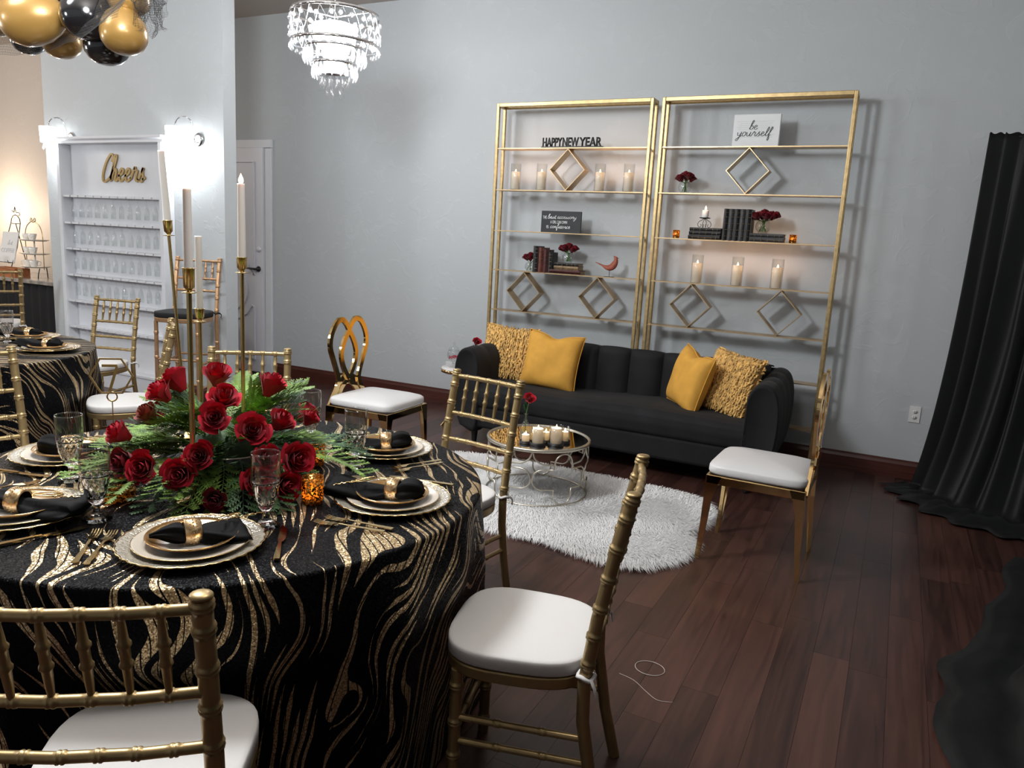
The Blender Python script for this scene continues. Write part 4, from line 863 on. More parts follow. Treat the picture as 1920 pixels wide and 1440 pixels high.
# ------------------------------------------------------------------ sconces
def sconce(label, x, z, p):
    t = thing('wall_sconce', label, 'wall lamp', (x, SY-.001, z), group='wall sconces beside the glassware cabinet')
    obj('back_plate', MB().lathe([(0, 0), (.058, 0), (.054, .012), (.03, .016), (0, .018)], 24, Tm((0, 0, -.035), (PI/2, 0, 0))), 'chrome', t)
    obj('arm', MB().tube(cat_rom([(0, -.015, -.06), (0, -.045, -.055), (0, -.05, .02), (-.015, -.06, .10), (-.04, -.09, .135), (-.08, -.125, .125), (-.105, -.14, .09), (-.11, -.145, .055)], 5), .0055, 8), 'chrome', t)
    obj('shade', MB().lathe([(.072, -.09), (.078, .05), (.076, .05), (.070, -.09), (.072, -.09)], 28, Tm((-.11, -.145, 0))), 'shade', t)
    obj('shade_top', MB().lathe([(0, .045), (.076, .045), (.076, .052), (0, .052)], 28, Tm((-.11, -.145, 0))), 'white', t)
    for k in range(8): a = 2*PI*k/8; obj('crystal_drop', drop, None, t, loc=(-.11+.05*math.cos(a), -.145+.05*math.sin(a), -.135-.02*(k % 2)))
    lamp('sconce_light', (x-.10, SY-.12, z-.125), p, COOL, .04); return t
sconce('lit white sconce with crystal fringe at left of the glassware cabinet', -7.06, 2.31, 11)
sconce('lit white sconce with crystal fringe at right of the glassware cabinet', -5.385, 2.28, 16)

# ------------------------------------------------------------------ glassware cabinet
CX0, CX1, CYF = -7.12, -5.70, 4.575
t = thing('glassware_cabinet', 'white shallow wall cabinet with slotted shelves and gold Cheers lettering', 'cabinet', ((CX0+CX1)/2, SY, 0)); W = CX1-CX0; D_ = SY-CYF
obj('back_panel', MB().box((0, -.008, 1.12), (W-.04, .012, 2.2)), 'white', t)
for s in (-1, 1): obj('side_panel', MB().box((s*(W/2-.022), -D_/2, 1.11), (.044, D_-.002, 2.21)), 'white', t, bev=.003, seg=1)
obj('cornice', MB().extrude([(0, 0), (D_+.01, 0), (D_+.01, .02), (D_+.03, .035), (D_+.03, .055), (0, .055)], W+.07, 'y', Matrix.Translation((-W/2-.035, -.001, 2.215)) @ Matrix.Rotation(-PI/2, 4, 'Z')), 'white', t)
obj('plinth', MB().box((0, -D_/2-.004, .08), (W-.09, D_, .16)).box((0, -D_/2-.014, .16), (W-.09, D_, .02)), 'white', t)
CSZ = [1.757, 1.513, 1.275, 1.029, .785, .536]; NF = 12
for z in CSZ:
    mb = MB(); mb.box((0, -.022, z-.009), (W-.09, .03, .018)); pw = (W-.09)/NF
    for k in range(NF): mb.box((-(W-.09)/2+pw*(k+.5), -.073, z-.009), (pw-.018, .072, .018))
    obj('slotted_shelf', mb, 'white', t)
mb = MB(); script_text(mb, 'Cheers', -.22, .36, 1.895, .112, .024, .012, -.022, .28); obj('script_lettering', mb, 'letter', t, label='gold script lettering reading Cheers')
fp = [(0, 0), (.034, 0), (.034, .002), (.005, .006), (.0035, .02), (.0035, .06), (.008, .075), (.018, .10), (.024, .14), (.022, .20)]
flute = MB().lathe([(r, -z) for r, z in fp]+[(max(0, r-.0015), -z) for r, z in reversed(fp) if z > .08]+[(0, -.083)], 10).mesh('champagne_flute'); flute.materials.append(M['glass'])
for si, z in enumerate(CSZ[:4]):
    for k in range(NF-1):
        x = (CX0+CX1)/2-(W-.09)/2+(W-.09)/NF*(k+1)
        tag(link('champagne_flute', flute, None, (x, SY-.075, z+.003)), 'champagne flute hanging %s from left on the %s slotted cabinet shelf' % (('first', 'second', 'third', 'fourth', 'fifth', 'sixth', 'seventh', 'eighth', 'ninth', 'tenth', 'eleventh')[k], ('top', 'second', 'third', 'fourth')[si]), 'glass', 'champagne flutes on the %s cabinet shelf' % ('top', 'second', 'third', 'fourth')[si])

# ------------------------------------------------------------------ coffee counter, far left
t = thing('coffee_counter', 'far coffee counter with grey stone top and black skirt', 'counter', (-9.0, 5.3, 0))
obj('stone_top', MB().box((0, 0, .862), (4.2, .76, .04)), 'stone', t, bev=.004, seg=1)
mb = MB().grid(lambda u, v: (-2.08+4.16*u, -.345+.012*math.sin(u*190), .005+v*.835), 240, 2); mb.box((0, .02, .42), (4.14, .68, .83)); obj('skirt', mb, 'skirt', t)
CT = .8825
t = thing('tiered_stand', 'three-tier serving stand with scrolled gold hoop holding white cups', 'stand', (-8.42, 5.12, CT))
for k, z in enumerate((.115, .255, .40)): obj('tier_plate', MB().lathe([(0, z), (.11, z), (.145, z+.012), (.148, z+.016), (.11, z+.006), (0, z+.006)], 28), 'china', t)
obj('hoop', MB().tube(cat_rom([(-.15, 0, .10), (-.153, 0, .35), (-.152, 0, .46), (-.12, 0, .55), (-.05, 0, .60), (-.012, 0, .615), (-.03, 0, .645), (-.045, 0, .62), (0, 0, .60), (.045, 0, .62), (.03, 0, .645), (.012, 0, .615), (.05, 0, .60), (.12, 0, .55), (.152, 0, .46), (.153, 0, .35), (.15, 0, .10)], 4), .0045, 6), 'brass', t)
obj('feet', MB().tube([(-.12, -.03, .112), (-.125, -.05, .05), (-.115, -.05, .0)], .005, 6).tube([(.12, -.03, .112), (.125, -.05, .05), (.115, -.05, 0)], .005, 6).tube([(0, .12, .112), (0, .13, 0)], .005, 6), 'iron', t)
obj('centre_post', MB().tube([(0, 0, .115), (0, 0, .40)], .008, 8), 'china', t)
cm_ = MB().lathe([(0, 0), (.026, 0), (.028, .004), (.036, .03), (.045, .072), (.043, .072), (.034, .03), (.02, .008), (0, .007)], 20); cm_.tube(cat_rom([(.040, 0, .058), (.062, 0, .062), (.066, 0, .04), (.052, 0, .02), (.034, 0, .02)], 4), .0045, 6)
cup = cm_.mesh('teacup'); cup.materials.append(M['china'])
for k, z in enumerate((.1225, .2625, .4075)):
    for j, (dx, dy) in enumerate(((-.055, -.045), (.052, -.05))):
        c = link('teacup', cup, None, (-8.42+dx, 5.12+dy, CT+z), (0, 0, (2.6 if j == 0 else -.3)+(1.2 if k == 0 else 0))); tag(c, 'white teacup on the %s tier of the serving stand, %s one' % (('bottom', 'middle', 'top')[k], ('left', 'right')[j]), 'cup', 'white teacups on the tiered stand')
t = thing('wooden_tray', 'orange wooden tray box on the coffee counter', 'tray', (-8.72, 5.03, CT)); 
obj('side_board', MB().box((0, -.075, .05), (.42, .014, .10)), 'walnut', t); obj('side_board', MB().box((0, .075, .05), (.42, .014, .10)), 'walnut', t); obj('end_board', MB().box((-.203, 0, .05), (.014, .136, .10)), 'walnut', t); obj('end_board', MB().box((.203, 0, .05), (.014, .136, .10)), 'walnut', t); obj('tray_bottom', MB().box((0, 0, .006), (.392, .136, .012)), 'walnut', t)
t = thing('menu_sign', 'tilted white coffee sign on a black wire easel', 'sign', (-9.26, 5.30, CT+.13)); t.rotation_euler = (math.radians(-12), 0, 0)
obj('board', MB().box((0, 0, .17), (.30, .012, .36)), 'paper', t, bev=.002, seg=1)
obj('lettering', text_mesh('COFFEE', .25, .05, .0006), 'pale', t, loc=(0, -.008, .11)); mb = MB(); script_text(mb, 'hot', -.02, .07, .20, .028, .006, .001, -.0075, .3); obj('script_lettering', mb, 'pale', t)
t = thing('easel', 'black scrolled wire easel behind the coffee sign', 'easel', (-9.26, 5.33, CT))
mb = MB()
for s in (-1, 1): mb.tube([(s*.09, .10, .58), (s*.12, .03, .30), (s*.14, -.09, 0)], .005, 6); mb.tube([(s*.13, -.045, .13), (s*.13, -.085, .125), (s*.13, -.095, .155)], .004, 6)
mb.tube([(-.135, -.055, .13), (.135, -.055, .13)], .004, 6); mb.tube([(-.09, .10, .58)]+[(.09*math.cos(a), .10, .58+.09*math.sin(a)) for a in (2.6, 2.1, 1.57, 1.04, .5)]+[(.09, .10, .58)], .005, 6); mb.tube([(-.09, .10, .57), (.09, .10, .57)], .004, 6)
mb.tube(cat_rom([(-.06, .10, .72), (-.02, .10, .70), (0, .10, .76), (.02, .10, .70), (.07, .10, .70), (.09, .10, .67), (.06, .10, .665)], 4), .004, 6); mb.tube([(0, .10, .57), (0, .22, 0)], .005, 6); obj('wire_frame', mb, 'iron', t)
t = thing('white_pitcher', 'white china pitcher at the left photo edge on the counter', 'pitcher', (-9.14, 5.00, CT)); obj('body', MB().lathe([(0, 0), (.05, 0), (.055, .01), (.03, .025), (.05, .06), (.068, .11), (.06, .17), (.04, .21), (.05, .26), (.045, .26), (.03, .2), (0, .05)], 24), 'china', t); obj('handle', MB().tube(cat_rom([(.042, 0, .22), (.09, 0, .20), (.09, 0, .12), (.06, 0, .08)], 5), .008, 8), 'china', t)
t = thing('black_canister', 'small dark patterned canister behind the tiered stand', 'canister', (-8.22, 5.34, CT)); obj('body', MB().lathe([(0, 0), (.05, 0), (.05, .16), (.045, .165), (0, .165)], 20), 'iron', t); obj('lid', MB().lathe([(0, .165), (.047, .165), (.047, .185), (.01, .19), (.012, .21), (0, .212)], 20), 'iron', t)

# ------------------------------------------------------------------ balloons and tulle
bm_ = MB().lathe([(0, -1.18), (.05, -1.19), (.04, -1.13), (.11, -1.08), (.42, -.92), (.72, -.65), (.92, -.28), (1.0, .12), (.96, .46), (.80, .74), (.52, .94), (.25, 1.02), (0, 1.04)], 28)
BM = {}
for k, mn in (('gold', 'bgold'), ('black', 'bblack')):
    q = bm_.mesh('balloon'); q.materials.append(M[mn]); BM[k] = q
def balloon(label, c, loc, r, d, st=1):
    o_ = tag(link('balloon', BM[c], None, loc), label, 'balloon', 'gold and black balloons at top left'); aim(o_, d); o_.scale = (r, r, r*st); return o_
balloon('large gold teardrop balloon, biggest of the cluster, at far left', 'gold', (-4.20, 2.62, 2.555), .138, (-1, -.50, -.22), 1.2)
balloon('gold balloon tucked under the large gold teardrop one', 'gold', (-4.30, 2.83, 2.515), .105, (.2, 0, -1))
balloon('large glossy black balloon in the middle of the cluster', 'black', (-3.905, 2.72, 2.585), .130, (0, -.2, -1), 1.02)
balloon('black balloon lowest of the cluster, under the large black one', 'black', (-3.95, 2.85, 2.475), .115, (.1, 0, -1))
balloon('gold balloon at the right end of the cluster, lower one', 'gold', (-3.715, 2.78, 2.50), .115, (.2, -.1, -1))
balloon('gold balloon at upper right, cut by the top photo edge', 'gold', (-3.74, 2.83, 2.685), .105, (.1, .2, -1))
balloon('black balloon top middle, cut by the top photo edge', 'black', (-4.18, 2.84, 2.72), .12, (-.1, .2, -1))
balloon('black balloon at top left, cut by the top photo edge', 'black', (-4.55, 2.86, 2.76), .14, (-.2, .2, -1))
balloon('gold balloon cut by the left photo edge, beside the teardrop one', 'gold', (-4.86, 2.80, 2.68), .12, (-.5, .2, -1))
balloon('black balloon peeking below the left-edge gold one', 'black', (-4.76, 2.93, 2.575), .095, (-.2, .2, -1))
tl = MB(); rq = random.Random(8)
def tp(u, v): return Vector((-5.05+1.72*u, 2.60+.18*math.sin(3*u+v)+.03*noise.noise((u*4, v*4, 0)), 2.70-.29*v*(1-.3*abs(u-.55))+.03*noise.noise((u*6, v*3, 2))))
def tp2(u, v): return Vector((-3.70+.26*u+.04*noise.noise((u*4, v*4, 3)), 2.80+.10*noise.noise((u*4, v*4, 5)), 2.74-.26*v+.04*noise.noise((u*4, v*4, 7))))
def net(fn, nu, nv, wd=.0006):
    for i in range(nu+1):
        P = [fn(i/nu, j/14) for j in range(15)]; tl.bar(P, wd, wd, (0, 1, 0))
    for j in range(nv+1):
        P = [fn(i/30, j/nv) for i in range(31)]; tl.bar(P, wd, wd, (0, 1, .1))
net(tp, 130, 24, .0008); net(tp2, 34, 34, .0008); net(lambda u, v: tp2(v, .15+u*.7)+Vector((-.03, .05, .04)), 30, 30, .0008)
o = obj('tulle_net', tl, 'tulle'); tag(o, 'sheer black tulle net draped over the balloon cluster', 'tulle', None, 'stuff')

# ------------------------------------------------------------------ round tables with sequin cloth
TH = .765
def cloth_mesh(R, ang, seed, drop=.755, push=()):
    NT = 288; rings = [(.0, 0), (.12, 0), (.3, 0), (.5, 0), (.65, 0), (.75, 0)]
    prof = [(R*k/8, 0, R*k/8) for k in range(1, 8)]+[(R-.012, 0, R-.012)]
    for k in range(1, 6): a = k/5*PI/2; prof.append((R-.012+.012*math.sin(a), -.012*(1-math.cos(a)), R-.012+.02*k/5))
    ND = 34
    for k in range(1, ND+1): s = (drop-.014)*k/ND; prof.append((R, -.012-s, R+.008+s))
    vs = [(0, 0, TH)]; uv = [(0, 0)]; ca, sa = math.cos(ang), math.sin(ang)
    for r, dz, arcl in prof:
        s = max(0, -dz-.012)
        for k in range(NT):
            th = 2*PI*k/NT; fold = .0
            if s > 0:
                q = s/drop; w_ = math.sin(17*th+1.8*noise.noise((math.cos(th)*1.6, math.sin(th)*1.6, seed))*2.2+.5*q)
                fold = q**.8*(.034*w_+.020*noise.noise((math.cos(th)*5, math.sin(th)*5, seed+q)))+.055*q
            rr = r+fold
            for pa, pd in push:
                da = abs((th-pa+PI) % (2*PI)-PI)
                if s > .1 and da < .8:
                    sm_ = lambda q: (lambda t_: t_*t_*(3-2*t_))(max(0, min(1, q)))
                    lim = pd/max(.6, math.cos(min(da, .45))); rr += (min(rr, lim)-rr)*sm_((s-.1)/.22)*sm_((.8-da)/.42)
            rr = rr+0; vs.append((rr*math.cos(th), rr*math.sin(th), TH+dz)); x, y = arcl*math.cos(th), arcl*math.sin(th); uv.append((x*ca+y*sa+seed, -x*sa+y*ca+seed*1.7))
    fs = [(0, 1+k, 1+(k+1) % NT) for k in range(NT)]
    for j in range(len(prof)-1): fs += [(1+j*NT+k, 1+(j+1)*NT+k, 1+(j+1)*NT+(k+1) % NT, 1+j*NT+(k+1) % NT) for k in range(NT)]
    me = bpy.data.meshes.new('sequin_tablecloth'); me.from_pydata(vs, [], fs); ul = me.uv_layers.new(name='UVMap')
    li = np.empty(len(me.loops), dtype=np.int32); me.loops.foreach_get('vertex_index', li); ul.data.foreach_set('uv', np.array(uv, dtype=np.float32)[li].ravel()); me.polygons.foreach_set('use_smooth', [True]*len(me.polygons)); me.materials.append(M['sequin']); me.update(); return me
def table(x, y, R, ang, seed, l1, l2, push=()):
    t = thing('banquet_table', l1, 'table', (x, y, 0)); obj('tabletop', MB().lathe([(0, TH-.03), (R-.016, TH-.03), (R-.016, TH-.004), (0, TH-.004)], 48), 'wood', t)
    for k in range(4): a = PI/4+k*PI/2; obj('leg', MB().tube([(R*.62*math.cos(a), R*.62*math.sin(a), 0), (R*.55*math.cos(a), R*.55*math.sin(a), TH-.03)], .014, 8), 'iron', t)
    return tag(link('sequin_tablecloth', cloth_mesh(R, ang, seed, push=push), None, (x, y, 0)), l2, 'tablecloth')
T1 = (-1.81, 1.665); T2 = (-4.88, 2.38); R1 = .80
table(*T1, R1, math.radians(45), 1.0, 'round banquet table hidden under the nearer sequin cloth', 'black cloth with wavy gold sequin stripes on the near round table', [(math.atan2(.915-T1[1], -1.235-T1[0]), .715), (math.atan2(1.815-T1[1], -.815-T1[0]), .775), (math.atan2(2.64-T1[1], -1.615-T1[0]), .765)])
table(*T2, R1, math.radians(-40), 4.3, 'round banquet table hidden under the farther sequin cloth', 'black cloth with wavy gold sequin stripes on the far left table', [(math.atan2(2.97-T2[1], -4.08-T2[0]), .76)])
# place settings
TZ1 = TH+.0015
chg = MB().lathe([(0, 0), (.11, 0), (.125, .004), (.158, .013), (.168, .016), (.166, .019), (.157, .016), (.124, .007), (.11, .003), (0, .003)], 96, None, lambda r, z, a, i: r+(0.0035*abs(math.sin(16*a)) if r > .15 else 0)).mesh('charger_plate'); chg.materials.append(M['charger'])
chr_ = MB().tube([((.1665+.0035*abs(math.sin(16*a)))*math.cos(a), (.1665+.0035*abs(math.sin(16*a)))*math.sin(a), .0175) for a in [2*PI*i/96 for i in range(96)]], .0024, 6, closed=True).mesh('beaded_rim'); chr_.materials.append(M['flat'])
dpl = MB().lathe([(0, 0), (.075, 0), (.085, .003), (.13, .014), (.136, .0165), (.135, .018), (.128, .016), (.084, .006), (.074, .003), (0, .003)], 64).mesh('dinner_plate'); dpl.materials.append(M['plate'])
dri = MB().tube([(.1355*math.cos(a), .1355*math.sin(a), .0172) for a in [2*PI*i/64 for i in range(64)]], .0012, 6, closed=True).mesh('gold_rim'); dri.materials.append(M['flat'])
spl = MB().lathe([(0, 0), (.058, 0), (.066, .003), (.098, .018), (.107, .025), (.106, .027), (.096, .021), (.064, .006), (.056, .003), (0, .003)], 64).mesh('salad_plate'); spl.materials.append(M['salad'])
def nap(seed, long=.20, wide=.075, drop=.0):
    """napkin pulled through a ring at the origin: tip towards +x, fan towards -x"""
    mb = MB(); r = random.Random(seed); K = 26; N = 20
    xs = [.095-(.095+long)*k/(K-1) for k in range(K)]
    vs = []
    for k, x in enumerate(xs):
        if x > 0: q = x/.095; pt = (1-q)**.6 if seed % 3 == 1 else 1; wv, hv = (.020+.020*math.sin(PI*min(1, q*1.05))**.8*(1-q*.25))*pt, (.017+.012*math.sin(PI*q))*max(.3, pt)
        else: q = -x/long; wv, hv = .020+wide*.62*q**.8, .016+.010*math.sin(PI*q)
        if k == 0: wv, hv = .006, .004
        if k == K-1: hv = .007
        zb = .018+.012*math.sin(2.2*x/.1)-drop*max(0, (-x-.10)/.1)
        for i in range(N):
            a = 2*PI*i/N; c, s = math.cos(a), math.sin(a); wob = 1+.26*math.sin(5*a+k*.22+seed)*(1 if abs(x) > .02 else .2)
            vs.append((x, c*wv*wob, max(.0015, zb+s*hv*wob)))
    fs = [(k*N+i, k*N+(i+1) % N, (k+1)*N+(i+1) % N, (k+1)*N+i) for k in range(K-1) for i in range(N)]+[tuple(range(N)), tuple(range((K-1)*N, K*N))]
    return mb.add(vs, fs, True)
rg = MB().lathe([(.021, -.017), (.0265, -.015), (.028, 0), (.0265, .015), (.021, .017), (.0205, 0), (.021, -.017)], 32, Tm((0, 0, .022), (0, PI/2, 0)))
for j in range(5):
    for i in range(24): a = 2*PI*(i+.5*(j % 2))/24; rr = .0278-.0012*abs(j-2); rg.lathe([(0, -.0022), (.002, 0), (0, .0022)], 5, Tm((-.012+.006*j, rr*math.cos(a), .022+rr*math.sin(a))))
rg.v = [(a*1.2, b*1.2, .022+(c-.022)*1.2+.003) for a, b, c in rg.v]
rgm = rg.mesh('napkin_ring'); rgm.materials.append(M['rhine'])
ch_m = MB(); ch_m.tube(cat_rom([(-.02, 0, 0), (.012, .016, .002), (.04, .016, .004), (.046, .006, .005), (.02, -.004, .004), (-.012, -.004, .004), (-.016, .006, .006), (.012, .014, .008), (.05, .018, .006), (.056, .012, .004)], 5), .0014, 6)
ch_m.tube([(.02+.006*k, .006*math.sin(k*2.4), .002+.002*math.cos(k*2.4)) for k in range(17)], .0019, 5); chm = ch_m.mesh('name_charm'); chm.materials.append(M['flat'])
def fork_mesh():
    mb = MB(); mb.bar([(0, -.10, .0035), (0, -.06, .004), (0, -.01, .005), (0, .03, .006), (0, .045, .004)], [.015, .012, .006, .006, .016], .0022, (0, 0, 1)); mb.bar([(0, .044, .004), (0, .06, .0025)], .024, .002, (0, 0, 1))
    for k in range(4): mb.bar([(-.0097+.0065*k, .059, .0025), (-.0097+.0065*k, .080, .002), (-.0097+.0065*k, .10, .006)], [.0038, .0034, .0022], .0018, (0, 0, 1))
    return mb.mesh('fork')
def knife_mesh():
    mb = MB(); mb.bar([(0, -.11, .004), (0, -.08, .004), (0, -.02, .004), (0, .0, .0035)], [.014, .014, .009, .008], .005, (0, 0, 1)); mb.bar([(0, 0, .003), (.002, .02, .003), (.002, .08, .003), (-.003, .11, .003)], [.012, .019, .018, .004], .0016, (0, 0, 1)); return mb.mesh('knife')
FK, KN = fork_mesh(), knife_mesh()
for q in (FK, KN): q.materials.append(M['flat'])
def W2(cx, cy, rz, x, y): return (cx+x*math.cos(rz)-y*math.sin(rz), cy+x*math.sin(rz)+y*math.cos(rz))
def setting(tc, ang, where, nrot, nseed, full=True, rho=.57, charm=True, ndrop=0, nlong=.19):
    a = math.radians(ang); cx, cy = tc[0]+rho*math.cos(a), tc[1]+rho*math.sin(a); rz = a+PI/2
    c = tag(link('charger_plate', chg, None, (cx, cy, TZ1), (0, 0, rz)), 'glass charger with gold beaded scalloped rim, '+where, 'charger', 'glass chargers with gold beaded rims'); link('beaded_rim', chr_, c)
    p = tag(link('dinner_plate', dpl, None, (cx, cy, TZ1+.0035), (0, 0, rz)), 'white dinner plate with fine printed gold border, '+where, 'plate', 'white dinner plates'); link('gold_rim', dri, p)
    tag(link('salad_plate', spl, None, (cx, cy, TZ1+.0072), (0, 0, rz)), 'small plate with brushed gold rim, '+where, 'plate', 'gold brushed salad plates')
    nz = TZ1+.0115
    n_ = tag(obj('napkin', nap(nseed, nlong, .085, ndrop), 'satin', None, loc=(cx, cy, nz), rot=(0, 0, math.radians(nrot))), 'folded black napkin pulled through a ring, '+where, 'napkin', 'black napkins')
    tag(link('napkin_ring', rgm, None, (cx, cy, nz+.0005), (0, 0, math.radians(nrot))), 'gold rhinestone napkin ring, '+where, 'napkin ring', 'gold rhinestone napkin rings')
    if charm:
        q = math.radians(nrot); tag(link('name_charm', chm, None, (cx-.075*math.cos(q)-.01*math.sin(q), cy-.075*math.sin(q)+.01*math.cos(q), nz+.047), (0, .12, q+PI+.5)), 'gold wire number charm lying on the black napkin, '+where, 'charm', 'gold wire charms')
    if full:
        for k, xx in enumerate((-.205, -.238)):
            x_, y_ = W2(cx, cy, rz, xx, .012*k); tag(link('fork', FK, None, (x_, y_, TZ1+.0012), (0, 0, rz+(.05 if k else -.02))), 'gold fork, %s, %s' % (('inner one', 'outer one')[k], where), 'fork', 'gold forks')
        x_, y_ = W2(cx, cy, rz, .205, 0); tag(link('knife', KN, None, (x_, y_, TZ1+.0012), (0, 0, rz)), 'gold knife, '+where, 'knife', 'gold knives')
setting(T1, -51, 'nearest setting at front centre', 238, 1, ndrop=0, nlong=.125)
setting(T1, 10, 'setting right of the amber votives', 20, 2)
setting(T1, 67, 'far right setting behind a goblet', 40, 3)
setting(T1, -107, 'lower left photo edge setting', 200, 4)
setting(T1, 196, 'upper left setting behind goblets', 215, 5)
setting(T2, 40, 'near setting, far left table', 15, 6, False, charm=False)
setting(T2, 97, 'back setting, far left table', 20, 7, False, charm=False)
# goblets
gp = [(0, 0), (.034, 0), (.035, .003), (.022, .010), (.009, .022), (.0075, .034), (.010, .042), (.020, .055), (.029, .075), (.0345, .100), (.037, .130), (.0375, .165), (.0372, .200)]
gi = [(r-.0022, z) for r, z in reversed(gp) if z > .05]+[(0, .058)]
gfull = [p for p in gp[:6]]+[(p.x, p.y) for p in cat_rom([(r, z) for r, z in gp[6:]], 5)]+gi
def gfn(r, z, a, i):
    if .052 < z < .135 and i < len(gp)*6 and r > .012 and i < len(gfull)-len(gi):
        q = min(1, (z-.052)/.02)*min(1, (.137-z)/.03); return r-.0024*q*(abs(math.sin(6*a+z*105))+abs(math.sin(6*a-z*105)))
    if z < .012 and r > .015: return r+.0015*abs(math.sin(5*a))
    return r
kz = .128; lower = [q for q in gfull[:len(gfull)-len(gi)] if q[1] < kz]; gl = [(q[0]-.0022, q[1]) for q in reversed(lower) if q[1] > .056]+[(0, .058)]
gob = MB().lathe(lower+gl, 72, None, lambda r_, z, a, i: gfn(r_, z, a, i) if i < len(lower) else r_).mesh('crystal_goblet'); gob.materials.append(M['crys'])
upper = [lower[-1]]+[q for q in gfull[:len(gfull)-len(gi)] if q[1] >= kz]
gup = MB().lathe(upper+[(q[0]-.0016, q[1]) for q in reversed(upper)]+[upper[0]], 64, None, lambda r_, z, a, i: r_*(1-.022*abs(math.sin(8*a))*max(0, min(1, (.185-z)/.03)))).mesh('bowl_rim'); gup.materials.append(M['cut'])
for x, y, lab in ((-1.406, 1.418, 'in front of the roses, right of the front centre plate'), (-1.787, 1.207, 'left of the front centre plate, nearest the left plates'), (-2.13, 1.365, 'second from the left, behind the nearest left one'), (-1.545, 1.965, 'right of the two amber votives'), (-1.86, 2.10, 'farthest one, behind the roses below the looped-back chair'), (-4.83, 2.74, 'on the far left table at the photo edge')):
    g_ = tag(link('crystal_goblet', gob, None, (x, y, TZ1)), 'cut crystal footed goblet '+lab, 'goblet', 'cut crystal goblets'); link('bowl_rim', gup, g_)
votive('amber votive on the sequin table, right of the roses, nearer one', -1.428, 1.622, TZ1, .031, .078, .22)
votive('amber votive on the sequin table, right of the roses, farther one', -1.675, 1.915, TZ1, .031, .078, .22)
votive('amber votive on the sequin table, left of the roses, behind a goblet', -2.06, 1.50, TZ1, .031, .078, .22)
t = thing('amber_dish', 'low amber glass dish under the cedar left of the front plate', 'dish', (-1.88, 1.335, TZ1)); obj('bowl', MB().lathe([(0, 0), (.035, 0), (.045, .012), (.047, .028), (.044, .028), (.04, .012), (0, .004)], 24), 'amber', t)

# ------------------------------------------------------------------ rose centrepiece
FX, FYc = T1[0], T1[1]
FC = thing('flower_centrepiece', 'low centrepiece of red roses and cedar greens on the near sequin table', 'flowers', (FX, FYc, TZ1))
obj('bowl', MB().lathe([(0, 0), (.10, 0), (.125, .03), (.13, .085), (.124, .085), (.118, .03), (0, .01)], 32), 'iron', FC); obj('bowl_rim', ring(.127, .086, .003, 40), 'silver', FC)
obj('floral_foam', MB().lathe([(0, .02), (.112, .02), (.112, .09), (.09, .14), (.05, .165), (0, .17)], 20), 'cedard', FC)
def sprig_mesh(seed, L=.21, droop=.05):
    r = random.Random(seed); mb = MB(); N = 15
    def sp_(t): return Vector((L*t, .012*math.sin(3*t+seed), .02*math.sin(PI*t)-droop*t*t))
    mb.tube([sp_(k/8) for k in range(9)], [.0022*(1-.7*k/8) for k in range(9)], 4, caps=False)
    for k in range(1, N):
        t = k/N
        for s in (-1, 1):
            l = (.062*math.sin(PI*(.16+.78*(1-t)))+.010)*r.uniform(.8, 1.1); b = sp_(t-.02*(s > 0)); an = s*(.62+.2*(1-t))+r.uniform(-.1, .1); d = Vector((math.cos(an), math.sin(an), r.uniform(-.12, .2))); n_ = Vector((0, 0, 1)); sd = d.cross(n_).normalized()
            vs = [b, b+d*l*.35+sd*.0050, b+d*l, b+d*l*.35-sd*.0050]; fs = [(0, 1, 2, 3)]
            for q in (.3, .48, .64, .8):
                for s2 in (-1, 1):
                    o_ = len(vs); c = b+d*l*q; l2 = l*.34*(1-.5*q); d2 = (d*.75+sd*s2*.75).normalized()
                    vs += [c, c+d2*l2*.45+d*.0034, c+d2*l2, c+d2*l2*.45-d*.0034]; fs.append((o_, o_+1, o_+2, o_+3))
            mb.add(vs, fs, False)
    return mb.mesh('cedar_sprig')
SPR = []
for i in range(3):
    for mn in ('cedar', 'cedar', 'cedard'):
        q = sprig_mesh(i*3+len(SPR), .20+.02*i, .045); q.materials.append(M[mn]); SPR.append(q)
rq = random.Random(21)
def sprig(p, d, up=None, sc=1, k=None):
    o_ = obj('cedar_sprig', SPR[rq.randrange(len(SPR)) if k is None else k], None, FC, loc=p); x = Vector(d).normalized(); u = Vector(up or (0, 0, 1)); y = u.cross(x); y = y.normalized() if y.length > .05 else Vector((0, 1, 0)); z = x.cross(y)
    o_.rotation_mode = 'QUATERNION'; o_.rotation_quaternion = Matrix((x, y, z)).transposed().to_quaternion(); o_.scale = (sc,)*3; return o_
for k in range(140):
    a = 2*PI*k/140*7.02+rq.uniform(-.2, .2); lv = (k % 4)/3; el = -.08+.68*lv+rq.uniform(-.12, .12)
    d = Vector((math.cos(a)*math.cos(el), math.sin(a)*math.cos(el), math.sin(el))); p = Vector((math.cos(a)*.085*(1-lv*.5), math.sin(a)*.085*(1-lv*.5), .085+.075*lv))+d*rq.uniform(0, .07)
    sprig(p, d, (rq.uniform(-.4, .4), rq.uniform(-.4, .4), 1), rq.uniform(.72, 1.0)*(1-.2*lv))
